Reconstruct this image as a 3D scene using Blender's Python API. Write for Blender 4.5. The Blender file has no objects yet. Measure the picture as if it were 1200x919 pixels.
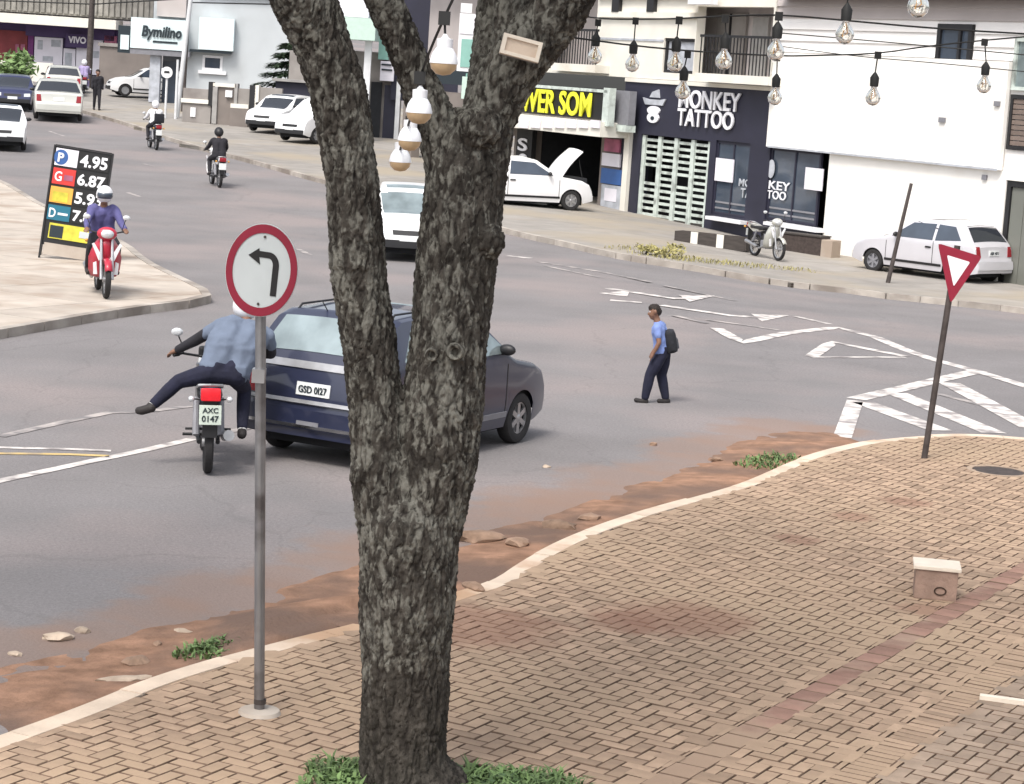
import bpy, bmesh, math, random
from mathutils import Vector as V, Matrix as Mx, noise as NZ
from mathutils.bvhtree import BVHTree
random.seed(11)
S = bpy.context.scene
COL = S.collection
R = math.radians
# ------------------------------------------------------------------ camera, sky, sun, exposure
FPX, CAMH, HORIZ, ROLL = 2600.0, 4.0, 88.0, R(3.8)
PITCH = math.atan((459.5 - HORIZ) * math.cos(ROLL) / FPX)
fwd = V((0, math.cos(PITCH), -math.sin(PITCH)))
up0 = V((0, math.sin(PITCH), math.cos(PITCH)))
rt = math.cos(ROLL) * V((1, 0, 0)) + math.sin(ROLL) * up0
upv = -math.sin(ROLL) * V((1, 0, 0)) + math.cos(ROLL) * up0
CAM = V((0, 0, CAMH))
cd = bpy.data.cameras.new('camera')
co = bpy.data.objects.new('camera', cd)
COL.objects.link(co)
co.matrix_world = Mx((rt, upv, -fwd)).transposed().to_4x4()
co.matrix_world.translation = CAM
cd.sensor_width = 36
cd.lens = 36 * FPX / 1200
cd.clip_start, cd.clip_end = 0.1, 3000
S.camera = co

SUN_EL, SUN_AZ = R(56), R(205)          # azimuth measured clockwise from +Y
w = bpy.data.worlds.new('World')
S.world = w
w.use_nodes = True
nt = w.node_tree
sky = nt.nodes.new('ShaderNodeTexSky')
sky.sky_type = 'NISHITA'
sky.sun_disc = False
sky.sun_elevation = SUN_EL
sky.sun_rotation = SUN_AZ
sky.dust_density = 4.0
sky.air_density = 1.0
sky.ozone_density = 0.6
hs = nt.nodes.new('ShaderNodeHueSaturation')          # a hazy overcast sky: the blue washed out
hs.inputs['Saturation'].default_value = 0.35
nt.links.new(sky.outputs[0], hs.inputs['Color'])
nt.links.new(hs.outputs[0], nt.nodes['Background'].inputs[0])
nt.nodes['Background'].inputs[1].default_value = 0.15
sl = bpy.data.lights.new('sun', 'SUN')
sl.energy = 1.5
sl.angle = R(16)
sl.color = (1, 0.95, 0.88)
so = bpy.data.objects.new('sun', sl)
COL.objects.link(so)
sd = V((math.sin(SUN_AZ) * math.cos(SUN_EL), math.cos(SUN_AZ) * math.cos(SUN_EL), math.sin(SUN_EL)))
so.rotation_euler = sd.to_track_quat('Z', 'Y').to_euler()
so.location = (0, 0, 60)
vs = S.view_settings
vs.view_transform = 'Standard'
vs.look = 'None'
vs.gamma = 1
vs.use_curve_mapping = False
vs.exposure = 0.78

# ------------------------------------------------------------------ helpers: places
def ss(t):
    t = max(0.0, min(1.0, t))
    return t * t * (3 - 2 * t)
def zt(x, y):                            # the lie of the land: uphill along the avenue, falling to the right far side
    up = 0.025 * max(0, y - 55) + 0.016 * max(0, y - 85)
    return up * ss((3 - x) / 7) - 0.3 * ss((x - 2) / 6) * ss((y - 30) / 22)
def ray(px, py):
    return fwd + rt * ((px - 600) / FPX) - upv * ((py - 459.5) / FPX)
def G(px, py, dz=0.0):                   # where a line of sight meets the ground raised by dz
    d = ray(px, py)
    f = lambda t: CAM.z + d.z * t - zt(d.x * t, d.y * t) - dz
    t = 5.0
    while t < 400 and f(t + 0.5) > 0:
        t += 0.5
    a, b = t, t + 0.5
    for _ in range(30):
        m = (a + b) / 2
        if f(m) > 0: a = m
        else: b = m
    return CAM + d * a
def AT(px, py, Y):
    d = ray(px, py)
    return CAM + d * (Y / d.y)
def PIX(p):
    v = V(p) - CAM
    d = v.dot(fwd)
    return 600 + FPX * v.dot(rt) / d, 459.5 - FPX * v.dot(upv) / d

# ------------------------------------------------------------------ helpers: materials
def mat(name, col, rough=0.7, metal=0.0, var=0.12, scale=6.0, bump=0.0, bscale=40.0, spec=0.5, rand=0.0,
        stretch=(1, 1, 1), stain=None, stain_scale=1.5, stain_thr=0.58, emit=0, alpha=1, trans=0, coat=0):
    m = bpy.data.materials.new(name)
    m.use_nodes = True
    n, l = m.node_tree.nodes, m.node_tree.links
    b = n['Principled BSDF']
    b.inputs['Roughness'].default_value = rough
    b.inputs['Metallic'].default_value = metal
    b.inputs['Specular IOR Level'].default_value = spec
    b.inputs['Coat Weight'].default_value = coat
    b.inputs['Coat Roughness'].default_value = 0.08
    b.inputs['Transmission Weight'].default_value = trans
    tc = n.new('ShaderNodeTexCoord')
    mp = n.new('ShaderNodeMapping')
    mp.inputs['Scale'].default_value = stretch
    l.new(tc.outputs['Object'], mp.inputs[0])
    no = n.new('ShaderNodeTexNoise')
    no.inputs['Scale'].default_value = scale
    no.inputs['Detail'].default_value = 5
    l.new(mp.outputs[0], no.inputs[0])
    rr = n.new('ShaderNodeMapRange')
    rr.inputs[1].default_value, rr.inputs[2].default_value = 0.3, 0.7
    rr.inputs[3].default_value, rr.inputs[4].default_value = 1 - var, 1 + var
    l.new(no.outputs[0], rr.inputs[0])
    fac = rr.outputs[0]
    if rand:
        oi = n.new('ShaderNodeObjectInfo')
        ge = n.new('ShaderNodeNewGeometry')
        ad = n.new('ShaderNodeMath'); ad.operation = 'ADD'
        l.new(oi.outputs['Random'], ad.inputs[0]); l.new(ge.outputs['Random Per Island'], ad.inputs[1])
        fr = n.new('ShaderNodeMath'); fr.operation = 'FRACT'
        l.new(ad.outputs[0], fr.inputs[0])
        r2 = n.new('ShaderNodeMapRange')
        r2.inputs[3].default_value, r2.inputs[4].default_value = 1 - rand, 1 + rand
        l.new(fr.outputs[0], r2.inputs[0])
        mu = n.new('ShaderNodeMath'); mu.operation = 'MULTIPLY'
        l.new(fac, mu.inputs[0]); l.new(r2.outputs[0], mu.inputs[1])
        fac = mu.outputs[0]
    hsv = n.new('ShaderNodeHueSaturation')
    hsv.inputs['Color'].default_value = (*col, 1)
    l.new(fac, hsv.inputs['Value'])
    out = hsv.outputs[0]
    if stain:
        ge2 = n.new('ShaderNodeNewGeometry')
        sn = n.new('ShaderNodeTexNoise')
        sn.inputs['Scale'].default_value = stain_scale
        sn.inputs['Detail'].default_value = 6
        l.new(ge2.outputs['Position'], sn.inputs[0])
        sm = n.new('ShaderNodeMapRange')
        sm.inputs[1].default_value, sm.inputs[2].default_value = stain_thr - 0.09, stain_thr + 0.09
        l.new(sn.outputs[0], sm.inputs[0])
        mx = n.new('ShaderNodeMixRGB')
        mx.inputs[2].default_value = (*stain, 1)
        l.new(sm.outputs[0], mx.inputs[0]); l.new(out, mx.inputs[1])
        out = mx.outputs[0]
    l.new(out, b.inputs['Base Color'])
    if emit:
        l.new(out, b.inputs['Emission Color'])
        b.inputs['Emission Strength'].default_value = emit
    if bump:
        bn = n.new('ShaderNodeTexNoise')
        bn.inputs['Scale'].default_value = bscale
        bn.inputs['Detail'].default_value = 6
        l.new(mp.outputs[0], bn.inputs[0])
        bp = n.new('ShaderNodeBump')
        bp.inputs['Strength'].default_value = bump
        bp.inputs['Distance'].default_value = 0.02
        l.new(bn.outputs[0], bp.inputs['Height'])
        l.new(bp.outputs[0], b.inputs['Normal'])
    m['out'] = ''
    return m
def spots(m, pts, col, amt=0.85):
    """dirt of its own shape lying at given places (position, radius) over an existing material"""
    n, l = m.node_tree.nodes, m.node_tree.links
    b = n['Principled BSDF']
    src = b.inputs['Base Color'].links[0].from_socket
    ge = n.new('ShaderNodeNewGeometry')
    no = n.new('ShaderNodeTexNoise')
    no.inputs['Scale'].default_value = 3.2
    no.inputs['Detail'].default_value = 7
    l.new(ge.outputs['Position'], no.inputs[0])
    for (p, r0) in pts:
        dv = n.new('ShaderNodeVectorMath'); dv.operation = 'DISTANCE'
        l.new(ge.outputs['Position'], dv.inputs[0]); dv.inputs[1].default_value = p
        sc = n.new('ShaderNodeMath'); sc.operation = 'DIVIDE'
        l.new(dv.outputs['Value'], sc.inputs[0]); sc.inputs[1].default_value = r0
        ad = n.new('ShaderNodeMath'); ad.operation = 'ADD'
        l.new(sc.outputs[0], ad.inputs[0]); l.new(no.outputs[0], ad.inputs[1])
        mr = n.new('ShaderNodeMapRange')
        mr.inputs[1].default_value, mr.inputs[2].default_value = 1.0, 1.45
        mr.inputs[3].default_value, mr.inputs[4].default_value = amt, 0
        l.new(ad.outputs[0], mr.inputs[0])
        mx = n.new('ShaderNodeMixRGB')
        mx.inputs[2].default_value = (*col, 1)
        l.new(mr.outputs[0], mx.inputs[0]); l.new(src, mx.inputs[1])
        src = mx.outputs[0]
    l.new(src, b.inputs['Base Color'])
    return m

M = {}
M['asphalt'] = mat('asphalt', (0.19, 0.179, 0.18), 0.92, var=0.10, scale=0.5, bump=0.4, bscale=45, stain=(0.24, 0.21, 0.205), stain_scale=0.22, stain_thr=0.56, spec=0.2)
M['paint'] = mat('road_paint', (0.62, 0.58, 0.55), 0.8, var=0.18, scale=5, stain=(0.25, 0.225, 0.22), stain_scale=3.6, stain_thr=0.54)
M['paint_worn'] = mat('worn_road_paint', (0.40, 0.36, 0.34), 0.85, var=0.2, scale=5, stain=(0.185, 0.172, 0.172), stain_scale=3, stain_thr=0.48)
M['paint_yellow'] = mat('yellow_road_paint', (0.52, 0.38, 0.16), 0.8, var=0.15, scale=4, stain=(0.25, 0.2, 0.16), stain_scale=3, stain_thr=0.6)
M['paver'] = mat('paver_concrete', (0.34, 0.243, 0.172), 0.9, var=0.14, scale=7, bump=0.3, bscale=60, rand=0.2, stain=(0.37, 0.27, 0.186), stain_scale=0.35, stain_thr=0.52, spec=0.2)
M['paver_grey'] = mat('grey_paver_concrete', (0.305, 0.232, 0.175), 0.9, var=0.14, scale=7, bump=0.3, bscale=60, rand=0.15, spec=0.2)
M['tactile'] = mat('tactile_tile_concrete', (0.27, 0.162, 0.125), 0.9, var=0.16, scale=5, bump=0.3, bscale=50, rand=0.15, spec=0.2, stain=(0.34, 0.24, 0.18), stain_scale=2.0, stain_thr=0.6)
M['mortar'] = mat('joint_dirt', (0.05, 0.034, 0.027), 0.95, var=0.2, scale=4, spec=0.1)
M['kerb_far'] = mat('grey_kerb_concrete', (0.36, 0.325, 0.29), 0.9, var=0.16, scale=3, bump=0.3, bscale=30, rand=0.15, stain=(0.22, 0.19, 0.165), stain_scale=1.0, stain_thr=0.56, spec=0.2)
M['joint_edge'] = mat('paver_edge_dirt', (0.15, 0.102, 0.075), 0.95, var=0.25, scale=6, spec=0.1)
M['kerb'] = mat('kerb_concrete', (0.60, 0.49, 0.39), 0.9, var=0.14, scale=3, bump=0.3, bscale=30, rand=0.1, stain=(0.4, 0.25, 0.16), stain_scale=1.4, stain_thr=0.64, spec=0.2)
M['soil'] = mat('red_soil', (0.27, 0.16, 0.108), 0.97, var=0.3, scale=5, bump=0.7, bscale=24, stain=(0.155, 0.105, 0.083), stain_scale=0.9, stain_thr=0.53, spec=0.1)
M['slab'] = mat('pale_concrete', (0.43, 0.38, 0.33), 0.9, var=0.12, scale=2, bump=0.2, bscale=30, rand=0.06, stain=(0.33, 0.27, 0.22), stain_scale=0.8, stain_thr=0.56, spec=0.2)
M['slab_dark'] = mat('worn_pavement', (0.27, 0.252, 0.232), 0.9, var=0.12, scale=1.5, bump=0.2, bscale=30, rand=0.09, stain=(0.31, 0.27, 0.215), stain_scale=0.25, stain_thr=0.56, spec=0.2)
M['forecourt'] = mat('forecourt_concrete', (0.17, 0.16, 0.155), 0.9, var=0.12, scale=1.5, bump=0.2, bscale=30, rand=0.06, spec=0.2)
M['white_wall'] = mat('white_plaster', (0.83, 0.81, 0.77), 0.85, var=0.04, scale=1.2, bump=0.08, bscale=20, stain=(0.72, 0.68, 0.62), stain_scale=0.5, stain_thr=0.68)
M['cream'] = mat('cream_plaster', (0.70, 0.675, 0.61), 0.85, var=0.06, scale=1.2, bump=0.08, bscale=20, stain=(0.55, 0.5, 0.42), stain_scale=0.6, stain_thr=0.66)
M['navy_wall'] = mat('dark_blue_wall', (0.017, 0.017, 0.034), 0.6, var=0.15, scale=1.5)
M['blue_wall'] = mat('pale_blue_plaster', (0.48, 0.51, 0.53), 0.85, var=0.05, scale=0.8, stain=(0.4, 0.42, 0.43), stain_scale=0.4, stain_thr=0.62)
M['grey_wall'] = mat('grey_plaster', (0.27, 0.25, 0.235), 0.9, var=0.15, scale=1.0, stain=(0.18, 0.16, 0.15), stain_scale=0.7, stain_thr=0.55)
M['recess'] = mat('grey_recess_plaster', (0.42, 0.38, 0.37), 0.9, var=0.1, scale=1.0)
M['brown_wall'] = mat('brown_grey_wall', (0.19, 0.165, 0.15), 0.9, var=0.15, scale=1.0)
M['black'] = mat('black_plastic', (0.012, 0.012, 0.014), 0.5, var=0.1)
M['rubber'] = mat('tyre_rubber', (0.018, 0.017, 0.018), 0.85, var=0.15, scale=12, bump=0.2, bscale=60)
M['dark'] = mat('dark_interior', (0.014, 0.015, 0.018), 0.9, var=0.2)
M['steel'] = mat('galvanised_steel', (0.30, 0.30, 0.31), 0.42, 0.75, var=0.25, scale=6, stretch=(1, 1, 0.3), stain=(0.13, 0.12, 0.12), stain_scale=3, stain_thr=0.58)
M['rust'] = mat('rusty_steel', (0.075, 0.062, 0.058), 0.7, 0.4, var=0.3, scale=10)
M['chrome'] = mat('chrome', (0.62, 0.62, 0.63), 0.15, 1.0, var=0.05)
M['alu'] = mat('alloy', (0.42, 0.42, 0.43), 0.35, 0.8, var=0.12, scale=8)
M['greyplastic'] = mat('grey_plastic', (0.20, 0.20, 0.22), 0.45, var=0.1)
M['glass'] = mat('car_glass', (0.022, 0.026, 0.034), 0.05, 0.0, var=0.0, spec=0.8)
M['glass_pale'] = mat('sky_lit_car_glass', (0.30, 0.36, 0.37), 0.06, 0.5, var=0.3, scale=2.2)  # sky reflection put into the pale base colour
M['window'] = mat('window_glass', (0.05, 0.065, 0.09), 0.08, 0.0, var=0.15, scale=2, spec=0.8)
M['navy_paint'] = mat('navy_car_paint', (0.013, 0.017, 0.045), 0.4, 0.0, var=0.08, scale=2, coat=0.8)
M['white_paint'] = mat('white_car_paint', (0.78, 0.78, 0.79), 0.3, var=0.03, scale=2, coat=0.5)
M['silver_paint'] = mat('silver_car_paint', (0.52, 0.52, 0.48), 0.33, 0.35, var=0.04, scale=2, coat=0.5)
M['pearl_paint'] = mat('pale_silver_car_paint', (0.62, 0.61, 0.65), 0.33, 0.25, var=0.04, scale=2, coat=0.5)
M['blue_paint'] = mat('dark_blue_car_paint', (0.025, 0.03, 0.085), 0.3, 0.2, var=0.05, scale=2, coat=0.5)
M['red_lens'] = mat('red_lens', (0.5, 0.012, 0.02), 0.25, var=0.1, scale=20, emit=0.35)
M['red_lens_dull'] = mat('dull_red_lens', (0.25, 0.012, 0.02), 0.25, var=0.1, scale=20)
M['amber'] = mat('amber_lens', (0.6, 0.3, 0.05), 0.3, var=0.1)
M['clear_lens'] = mat('clear_lens', (0.62, 0.64, 0.66), 0.15, 0.3, var=0.15, scale=15)
M['plate'] = mat('number_plate_white', (0.66, 0.68, 0.68), 0.5, var=0.06, scale=10)
M['plate_green'] = mat('number_plate_pale_green', (0.55, 0.62, 0.55), 0.5, var=0.06, scale=10)
M['red_paint'] = mat('red_paint', (0.42, 0.02, 0.045), 0.35, var=0.1, scale=5, coat=0.4)
M['white_plastic'] = mat('white_plastic', (0.72, 0.72, 0.74), 0.4, var=0.04)
M['skin'] = mat('skin', (0.19, 0.098, 0.062), 0.6, var=0.08, scale=20)
M['skin_light'] = mat('skin_light', (0.45, 0.28, 0.2), 0.6, var=0.08, scale=20)
M['hair'] = mat('dark_hair', (0.018, 0.012, 0.01), 0.8, var=0.4, scale=60, bump=0.5, bscale=120)
M['shirt_blue'] = mat('blue_grey_shirt', (0.125, 0.155, 0.215), 0.9, var=0.08, scale=8, bump=0.3, bscale=14)
M['shirt_light'] = mat('light_blue_shirt', (0.17, 0.24, 0.50), 0.9, var=0.12, scale=8, bump=0.5, bscale=12)
M['shirt_white'] = mat('white_shirt', (0.72, 0.72, 0.74), 0.9, var=0.08, scale=8, bump=0.5, bscale=12)
M['jacket_violet'] = mat('violet_blue_jacket', (0.09, 0.085, 0.22), 0.85, var=0.15, scale=8, bump=0.5, bscale=12)
M['jacket_black'] = mat('black_jacket', (0.014, 0.013, 0.018), 0.85, var=0.2, scale=8, bump=0.4, bscale=12)
M['navy_cloth'] = mat('navy_trousers', (0.008, 0.009, 0.026), 0.9, var=0.2, scale=8, bump=0.6, bscale=12)
M['mauve_cloth'] = mat('mauve_cloth', (0.30, 0.25, 0.42), 0.9, var=0.25, scale=14)
M['shoe'] = mat('dark_shoe', (0.02, 0.016, 0.016), 0.7, var=0.2)
M['sock'] = mat('white_sock', (0.6, 0.6, 0.6), 0.9, var=0.1)
M['pack'] = mat('dark_backpack', (0.012, 0.013, 0.018), 0.85, var=0.3, scale=10, bump=0.4, bscale=25)
M['pack_grey'] = mat('grey_backpack_pocket', (0.05, 0.053, 0.065), 0.85, var=0.2, scale=12)
M['sign_white'] = mat('sign_white', (0.50, 0.54, 0.55), 0.5, var=0.05, scale=3)
M['sign_red'] = mat('sign_red', (0.24, 0.008, 0.03), 0.5, var=0.1, scale=6)
M['sign_black'] = mat('sign_black', (0.008, 0.008, 0.009), 0.6, var=0.1)
M['letter_white'] = mat('letter_white', (0.78, 0.78, 0.82), 0.5, var=0.02)
M['letter_yellow'] = mat('letter_yellow', (0.78, 0.78, 0.04), 0.5, var=0.03)
M['letter_dark'] = mat('letter_dark', (0.012, 0.022, 0.03), 0.5, var=0.02)
M['panel_orange'] = mat('panel_orange', (0.72, 0.36, 0.06), 0.5, var=0.05)
M['panel_red'] = mat('panel_red', (0.55, 0.035, 0.03), 0.5, var=0.05)
M['panel_teal'] = mat('panel_teal', (0.01, 0.13, 0.2), 0.5, var=0.05)
M['panel_blue'] = mat('panel_blue', (0.03, 0.1, 0.3), 0.5, var=0.05)
M['panel_yellow'] = mat('panel_yellow', (0.55, 0.5, 0.05), 0.5, var=0.25, scale=6)
M['cyan_white'] = mat('cyan_white_panel', (0.66, 0.77, 0.79), 0.45, var=0.03, emit=0.0)
M['teal'] = mat('teal_panel', (0.22, 0.42, 0.37), 0.45, var=0.06)
M['mint'] = mat('mint_panel', (0.48, 0.62, 0.55), 0.5, var=0.06)
M['purple'] = mat('purple_fascia', (0.055, 0.03, 0.11), 0.6, var=0.15, scale=1)
M['magenta'] = mat('magenta_panel', (0.14, 0.02, 0.14), 0.6, var=0.2)
M['mural'] = mat('red_mural', (0.20, 0.035, 0.04), 0.7, var=0.25, scale=1.2)
M['pink'] = mat('pink_poster', (0.35, 0.10, 0.17), 0.6, var=0.25, scale=3)
M['banner'] = mat('white_banner', (0.72, 0.70, 0.76), 0.7, var=0.06, scale=2)
M['print_grey'] = mat('grey_print', (0.4, 0.42, 0.46), 0.7, var=0.2, scale=4)
M['roof_tile'] = mat('grey_roof_tile', (0.22, 0.21, 0.19), 0.9, var=0.3, scale=2.0, rand=0.1)
M['gate'] = mat('pale_green_gate_paint', (0.52, 0.58, 0.54), 0.55, var=0.15, scale=4, stain=(0.25, 0.27, 0.25), stain_scale=3, stain_thr=0.6)
M['timber'] = mat('dark_timber', (0.05, 0.042, 0.038), 0.85, var=0.3, scale=3, stretch=(1, 6, 6))
M['shutter'] = mat('brown_shutter', (0.17, 0.13, 0.11), 0.7, var=0.1, rand=0.1)
M['garage'] = mat('olive_grey_door', (0.16, 0.165, 0.145), 0.6, var=0.08, scale=1)
M['siding'] = mat('white_siding', (0.84, 0.82, 0.80), 0.7, var=0.04, scale=0.6, rand=0.05)
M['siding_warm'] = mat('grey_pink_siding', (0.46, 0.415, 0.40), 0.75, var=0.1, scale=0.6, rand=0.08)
M['bulb'] = mat('bulb_glass', (0.97, 0.96, 0.93), 0.0, 0.0, var=0.0, scale=22, trans=1.0)
M['bulb_tan'] = mat('bulb_tan_reflection', (0.50, 0.35, 0.2), 0.3, var=0.2, scale=20)  # tan of a reflection, painted on the lower globe
M['leaf'] = mat('leaf', (0.055, 0.105, 0.03), 0.7, var=0.4, scale=3, rand=0.35)
M['grass'] = mat('grass_blade', (0.12, 0.19, 0.065), 0.75, var=0.4, scale=4, rand=0.4)
M['conifer'] = mat('conifer_needle', (0.035, 0.06, 0.03), 0.8, var=0.4, scale=3, rand=0.4)
M['dry'] = mat('dry_grass', (0.3, 0.27, 0.11), 0.9, var=0.3, scale=4, rand=0.3)
M['clod'] = mat('brown_rubble', (0.25, 0.165, 0.115), 0.95, var=0.3, scale=8, bump=0.8, bscale=20, rand=0.2)
M['stone'] = mat('stone', (0.40, 0.32, 0.25), 0.95, var=0.25, scale=8, bump=0.6, bscale=20, rand=0.2)
M['block_brick'] = mat('block_side', (0.30, 0.205, 0.16), 0.92, var=0.2, scale=6, bump=0.5, bscale=30)
M['block_top'] = mat('block_top', (0.70, 0.62, 0.52), 0.9, var=0.08, scale=6)
M['iron'] = mat('cast_iron', (0.06, 0.045, 0.04), 0.7, 0.3, var=0.3, scale=12)
M['cable'] = mat('black_cable', (0.012, 0.012, 0.012), 0.7, var=0.1)
M['concrete'] = mat('concrete_pole', (0.30, 0.29, 0.28), 0.9, var=0.15, scale=3)
M['pale_pole'] = mat('pale_painted_pole', (0.62, 0.63, 0.64), 0.7, var=0.1, scale=3)

# ------------------------------------------------------------------ helpers: meshes
class MB:
    def __init__(s): s.v, s.f = [], []
    def add(s, vs_, fs_, mx=None):
        o = len(s.v)
        s.v += [tuple(mx @ V(p)) if mx else tuple(p) for p in vs_]
        s.f += [tuple(i + o for i in f) for f in fs_]
        return s
    def box(s, x0, x1, y0, y1, z0, z1, mx=None, bev=0.0):
        if bev:
            bm = bmesh.new()
            bmesh.ops.create_cube(bm, size=1)
            for q in bm.verts:
                q.co = V(((x0 + x1) / 2 + q.co.x * (x1 - x0), (y0 + y1) / 2 + q.co.y * (y1 - y0), (z0 + z1) / 2 + q.co.z * (z1 - z0)))
            bmesh.ops.bevel(bm, geom=bm.edges[:], offset=bev, segments=2, affect='EDGES', profile=0.6)
            bm.verts.index_update()
            s.add([q.co.copy() for q in bm.verts], [[q.index for q in f.verts] for f in bm.faces], mx)
            bm.free()
            return s
        vs_ = [(x, y, z) for z in (z0, z1) for y in (y0, y1) for x in (x0, x1)]
        return s.add(vs_, [(0, 2, 3, 1), (4, 5, 7, 6), (0, 1, 5, 4), (2, 6, 7, 3), (0, 4, 6, 2), (1, 3, 7, 5)], mx)
    def tube(s, pts, rad, n=8, mx=None, cap=True):
        pts = [V(p) for p in pts]
        if not hasattr(rad, '__len__'): rad = [rad] * len(pts)
        vs_, fs_ = [], []
        prev = None
        for i, p in enumerate(pts):
            d = (pts[min(i + 1, len(pts) - 1)] - pts[max(i - 1, 0)]).normalized()
            if prev is None:
                a = d.orthogonal().normalized()
            else:
                a = (prev - d * prev.dot(d))
                a = a.normalized() if a.length > 1e-6 else d.orthogonal().normalized()
            prev = a
            b = d.cross(a)
            for k in range(n):
                t = 2 * math.pi * k / n
                vs_.append(p + (a * math.cos(t) + b * math.sin(t)) * rad[i])
        for i in range(len(pts) - 1):
            for k in range(n):
                k2 = (k + 1) % n
                fs_.append((i * n + k, i * n + k2, (i + 1) * n + k2, (i + 1) * n + k))
        if cap:
            fs_.append(tuple(range(n - 1, -1, -1)))
            fs_.append(tuple((len(pts) - 1) * n + k for k in range(n)))
        return s.add(vs_, fs_, mx)
    def lathe(s, prof, n=20, mx=None, closed=False):
        """prof: (r, z) round the z axis"""
        vs_, fs_ = [], []
        for (r, z) in prof:
            for k in range(n):
                t = 2 * math.pi * k / n
                vs_.append((r * math.cos(t), r * math.sin(t), z))
        m = len(prof)
        for i in range(m if closed else m - 1):
            j = (i + 1) % m
            for k in range(n):
                k2 = (k + 1) % n
                fs_.append((i * n + k, i * n + k2, j * n + k2, j * n + k))
        if not closed:
            if prof[0][0] > 1e-4: fs_.append(tuple(range(n - 1, -1, -1)))
            if prof[-1][0] > 1e-4: fs_.append(tuple((m - 1) * n + k for k in range(n)))
        return s.add(vs_, fs_, mx)
    def prism(s, poly, z0, z1, mx=None):
        n = len(poly)
        vs_ = [(p[0], p[1], z0) for p in poly] + [(p[0], p[1], z1) for p in poly]
        fs_ = [tuple(range(n - 1, -1, -1)), tuple(range(n, 2 * n))]
        fs_ += [(i, (i + 1) % n, n + (i + 1) % n, n + i) for i in range(n)]
        return s.add(vs_, fs_, mx)
    def ball(s, c, r, mx=None, n=12, sq=(1, 1, 1)):
        vs_, fs_ = [], []
        m = max(4, n // 2)
        for i in range(1, m):
            a = math.pi * i / m
            for k in range(n):
                t = 2 * math.pi * k / n
                vs_.append((c[0] + r * sq[0] * math.sin(a) * math.cos(t), c[1] + r * sq[1] * math.sin(a) * math.sin(t), c[2] + r * sq[2] * math.cos(a)))
        for i in range(m - 2):
            for k in range(n):
                k2 = (k + 1) % n
                fs_.append((i * n + k, (i + 1) * n + k, (i + 1) * n + k2, i * n + k2))
        t0 = len(vs_)
        vs_ += [(c[0], c[1], c[2] + r * sq[2]), (c[0], c[1], c[2] - r * sq[2])]
        for k in range(n):
            k2 = (k + 1) % n
            fs_.append((t0, k, k2)); fs_.append((t0 + 1, (m - 2) * n + k2, (m - 2) * n + k))
        return s.add(vs_, fs_, mx)
    def mesh(s, name, m=None, smooth=None):
        me = bpy.data.meshes.new(name)
        me.from_pydata(s.v, [], s.f)
        me.update()
        bm = bmesh.new(); bm.from_mesh(me)
        bmesh.ops.recalc_face_normals(bm, faces=bm.faces[:])
        bm.to_mesh(me); bm.free()
        if m: me.materials.append(m)
        if smooth is not None:
            me.shade_smooth()
            me.set_sharp_from_angle(angle=R(smooth))
        return me
    def build(s, name, m, parent=None, smooth=None, loc=None):
        o = bpy.data.objects.new(name, s.mesh(name, m, smooth))
        COL.objects.link(o)
        if parent: o.parent = parent
        if loc: o.location = loc
        return o
def tag(o, label=None, cat=None, group=None, kind=None):
    if label: o['label'] = label
    if cat: o['category'] = cat
    if group: o['group'] = group
    if kind: o['kind'] = kind
    return o
def thing(name, label, cat, loc=(0, 0, 0), rz=0.0, group=None, rot=None):
    o = bpy.data.objects.new(name, None)
    COL.objects.link(o)
    o.location = loc
    o.rotation_euler = rot if rot else (0, 0, rz)
    o.empty_display_size = 0.2
    return tag(o, label, cat, group)
def link(name, me, parent=None, loc=(0, 0, 0), rz=0):
    o = bpy.data.objects.new(name, me)
    COL.objects.link(o)
    o.location = loc
    o.rotation_euler = (0, 0, rz)
    if parent: o.parent = parent
    return o
def evald(o):
    dg = bpy.context.evaluated_depsgraph_get()
    dg.update()
    return bpy.data.meshes.new_from_object(o.evaluated_get(dg))
def text(body, m, parent, w_, h_, loc, rot=(R(90), 0, 0), depth=0.02, bold=0.0, name='lettering', shear=0):
    """flat letters fitted to a width and height; local x along the words, standing up facing -y"""
    c = bpy.data.curves.new('t', 'FONT')
    c.body = body
    c.extrude = 0.5
    c.offset = bold
    c.shear = shear
    c.resolution_u = 4
    o = bpy.data.objects.new('t', c)
    COL.objects.link(o)
    me = evald(o)
    bpy.data.objects.remove(o)
    xs = [q.co.x for q in me.vertices]; ys = [q.co.y for q in me.vertices]
    x0, x1, y0, y1 = min(xs), max(xs), min(ys), max(ys)
    for q in me.vertices:
        q.co = V(((q.co.x - x0) / (x1 - x0) * w_, (q.co.y - y0) / (y1 - y0) * h_, q.co.z * depth))
    me.materials.clear()
    me.materials.append(m)
    me.name = name
    o = link(name, me, parent, loc)
    o.rotation_euler = rot
    return o
def clip(sub, rect):
    """Sutherland-Hodgman: polygon sub clipped to convex counter-clockwise rect"""
    out = list(sub)
    for i in range(len(rect)):
        a, b = rect[i], rect[(i + 1) % len(rect)]
        inp, out = out, []
        if not inp: return []
        side = lambda p: (b[0] - a[0]) * (p[1] - a[1]) - (b[1] - a[1]) * (p[0] - a[0])
        for k in range(len(inp)):
            p, q = inp[k], inp[(k + 1) % len(inp)]
            sp, sq = side(p), side(q)
            if sp >= 0: out.append(p)
            if (sp >= 0) != (sq >= 0):
                t = sp / (sp - sq)
                out.append((p[0] + (q[0] - p[0]) * t, p[1] + (q[1] - p[1]) * t))
    r = []
    for p in out:
        if not r or math.hypot(p[0] - r[-1][0], p[1] - r[-1][1]) > 1e-4: r.append(p)
    if len(r) > 1 and math.hypot(r[0][0] - r[-1][0], r[0][1] - r[-1][1]) < 1e-4: r.pop()
    return r if len(r) > 2 else []
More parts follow.
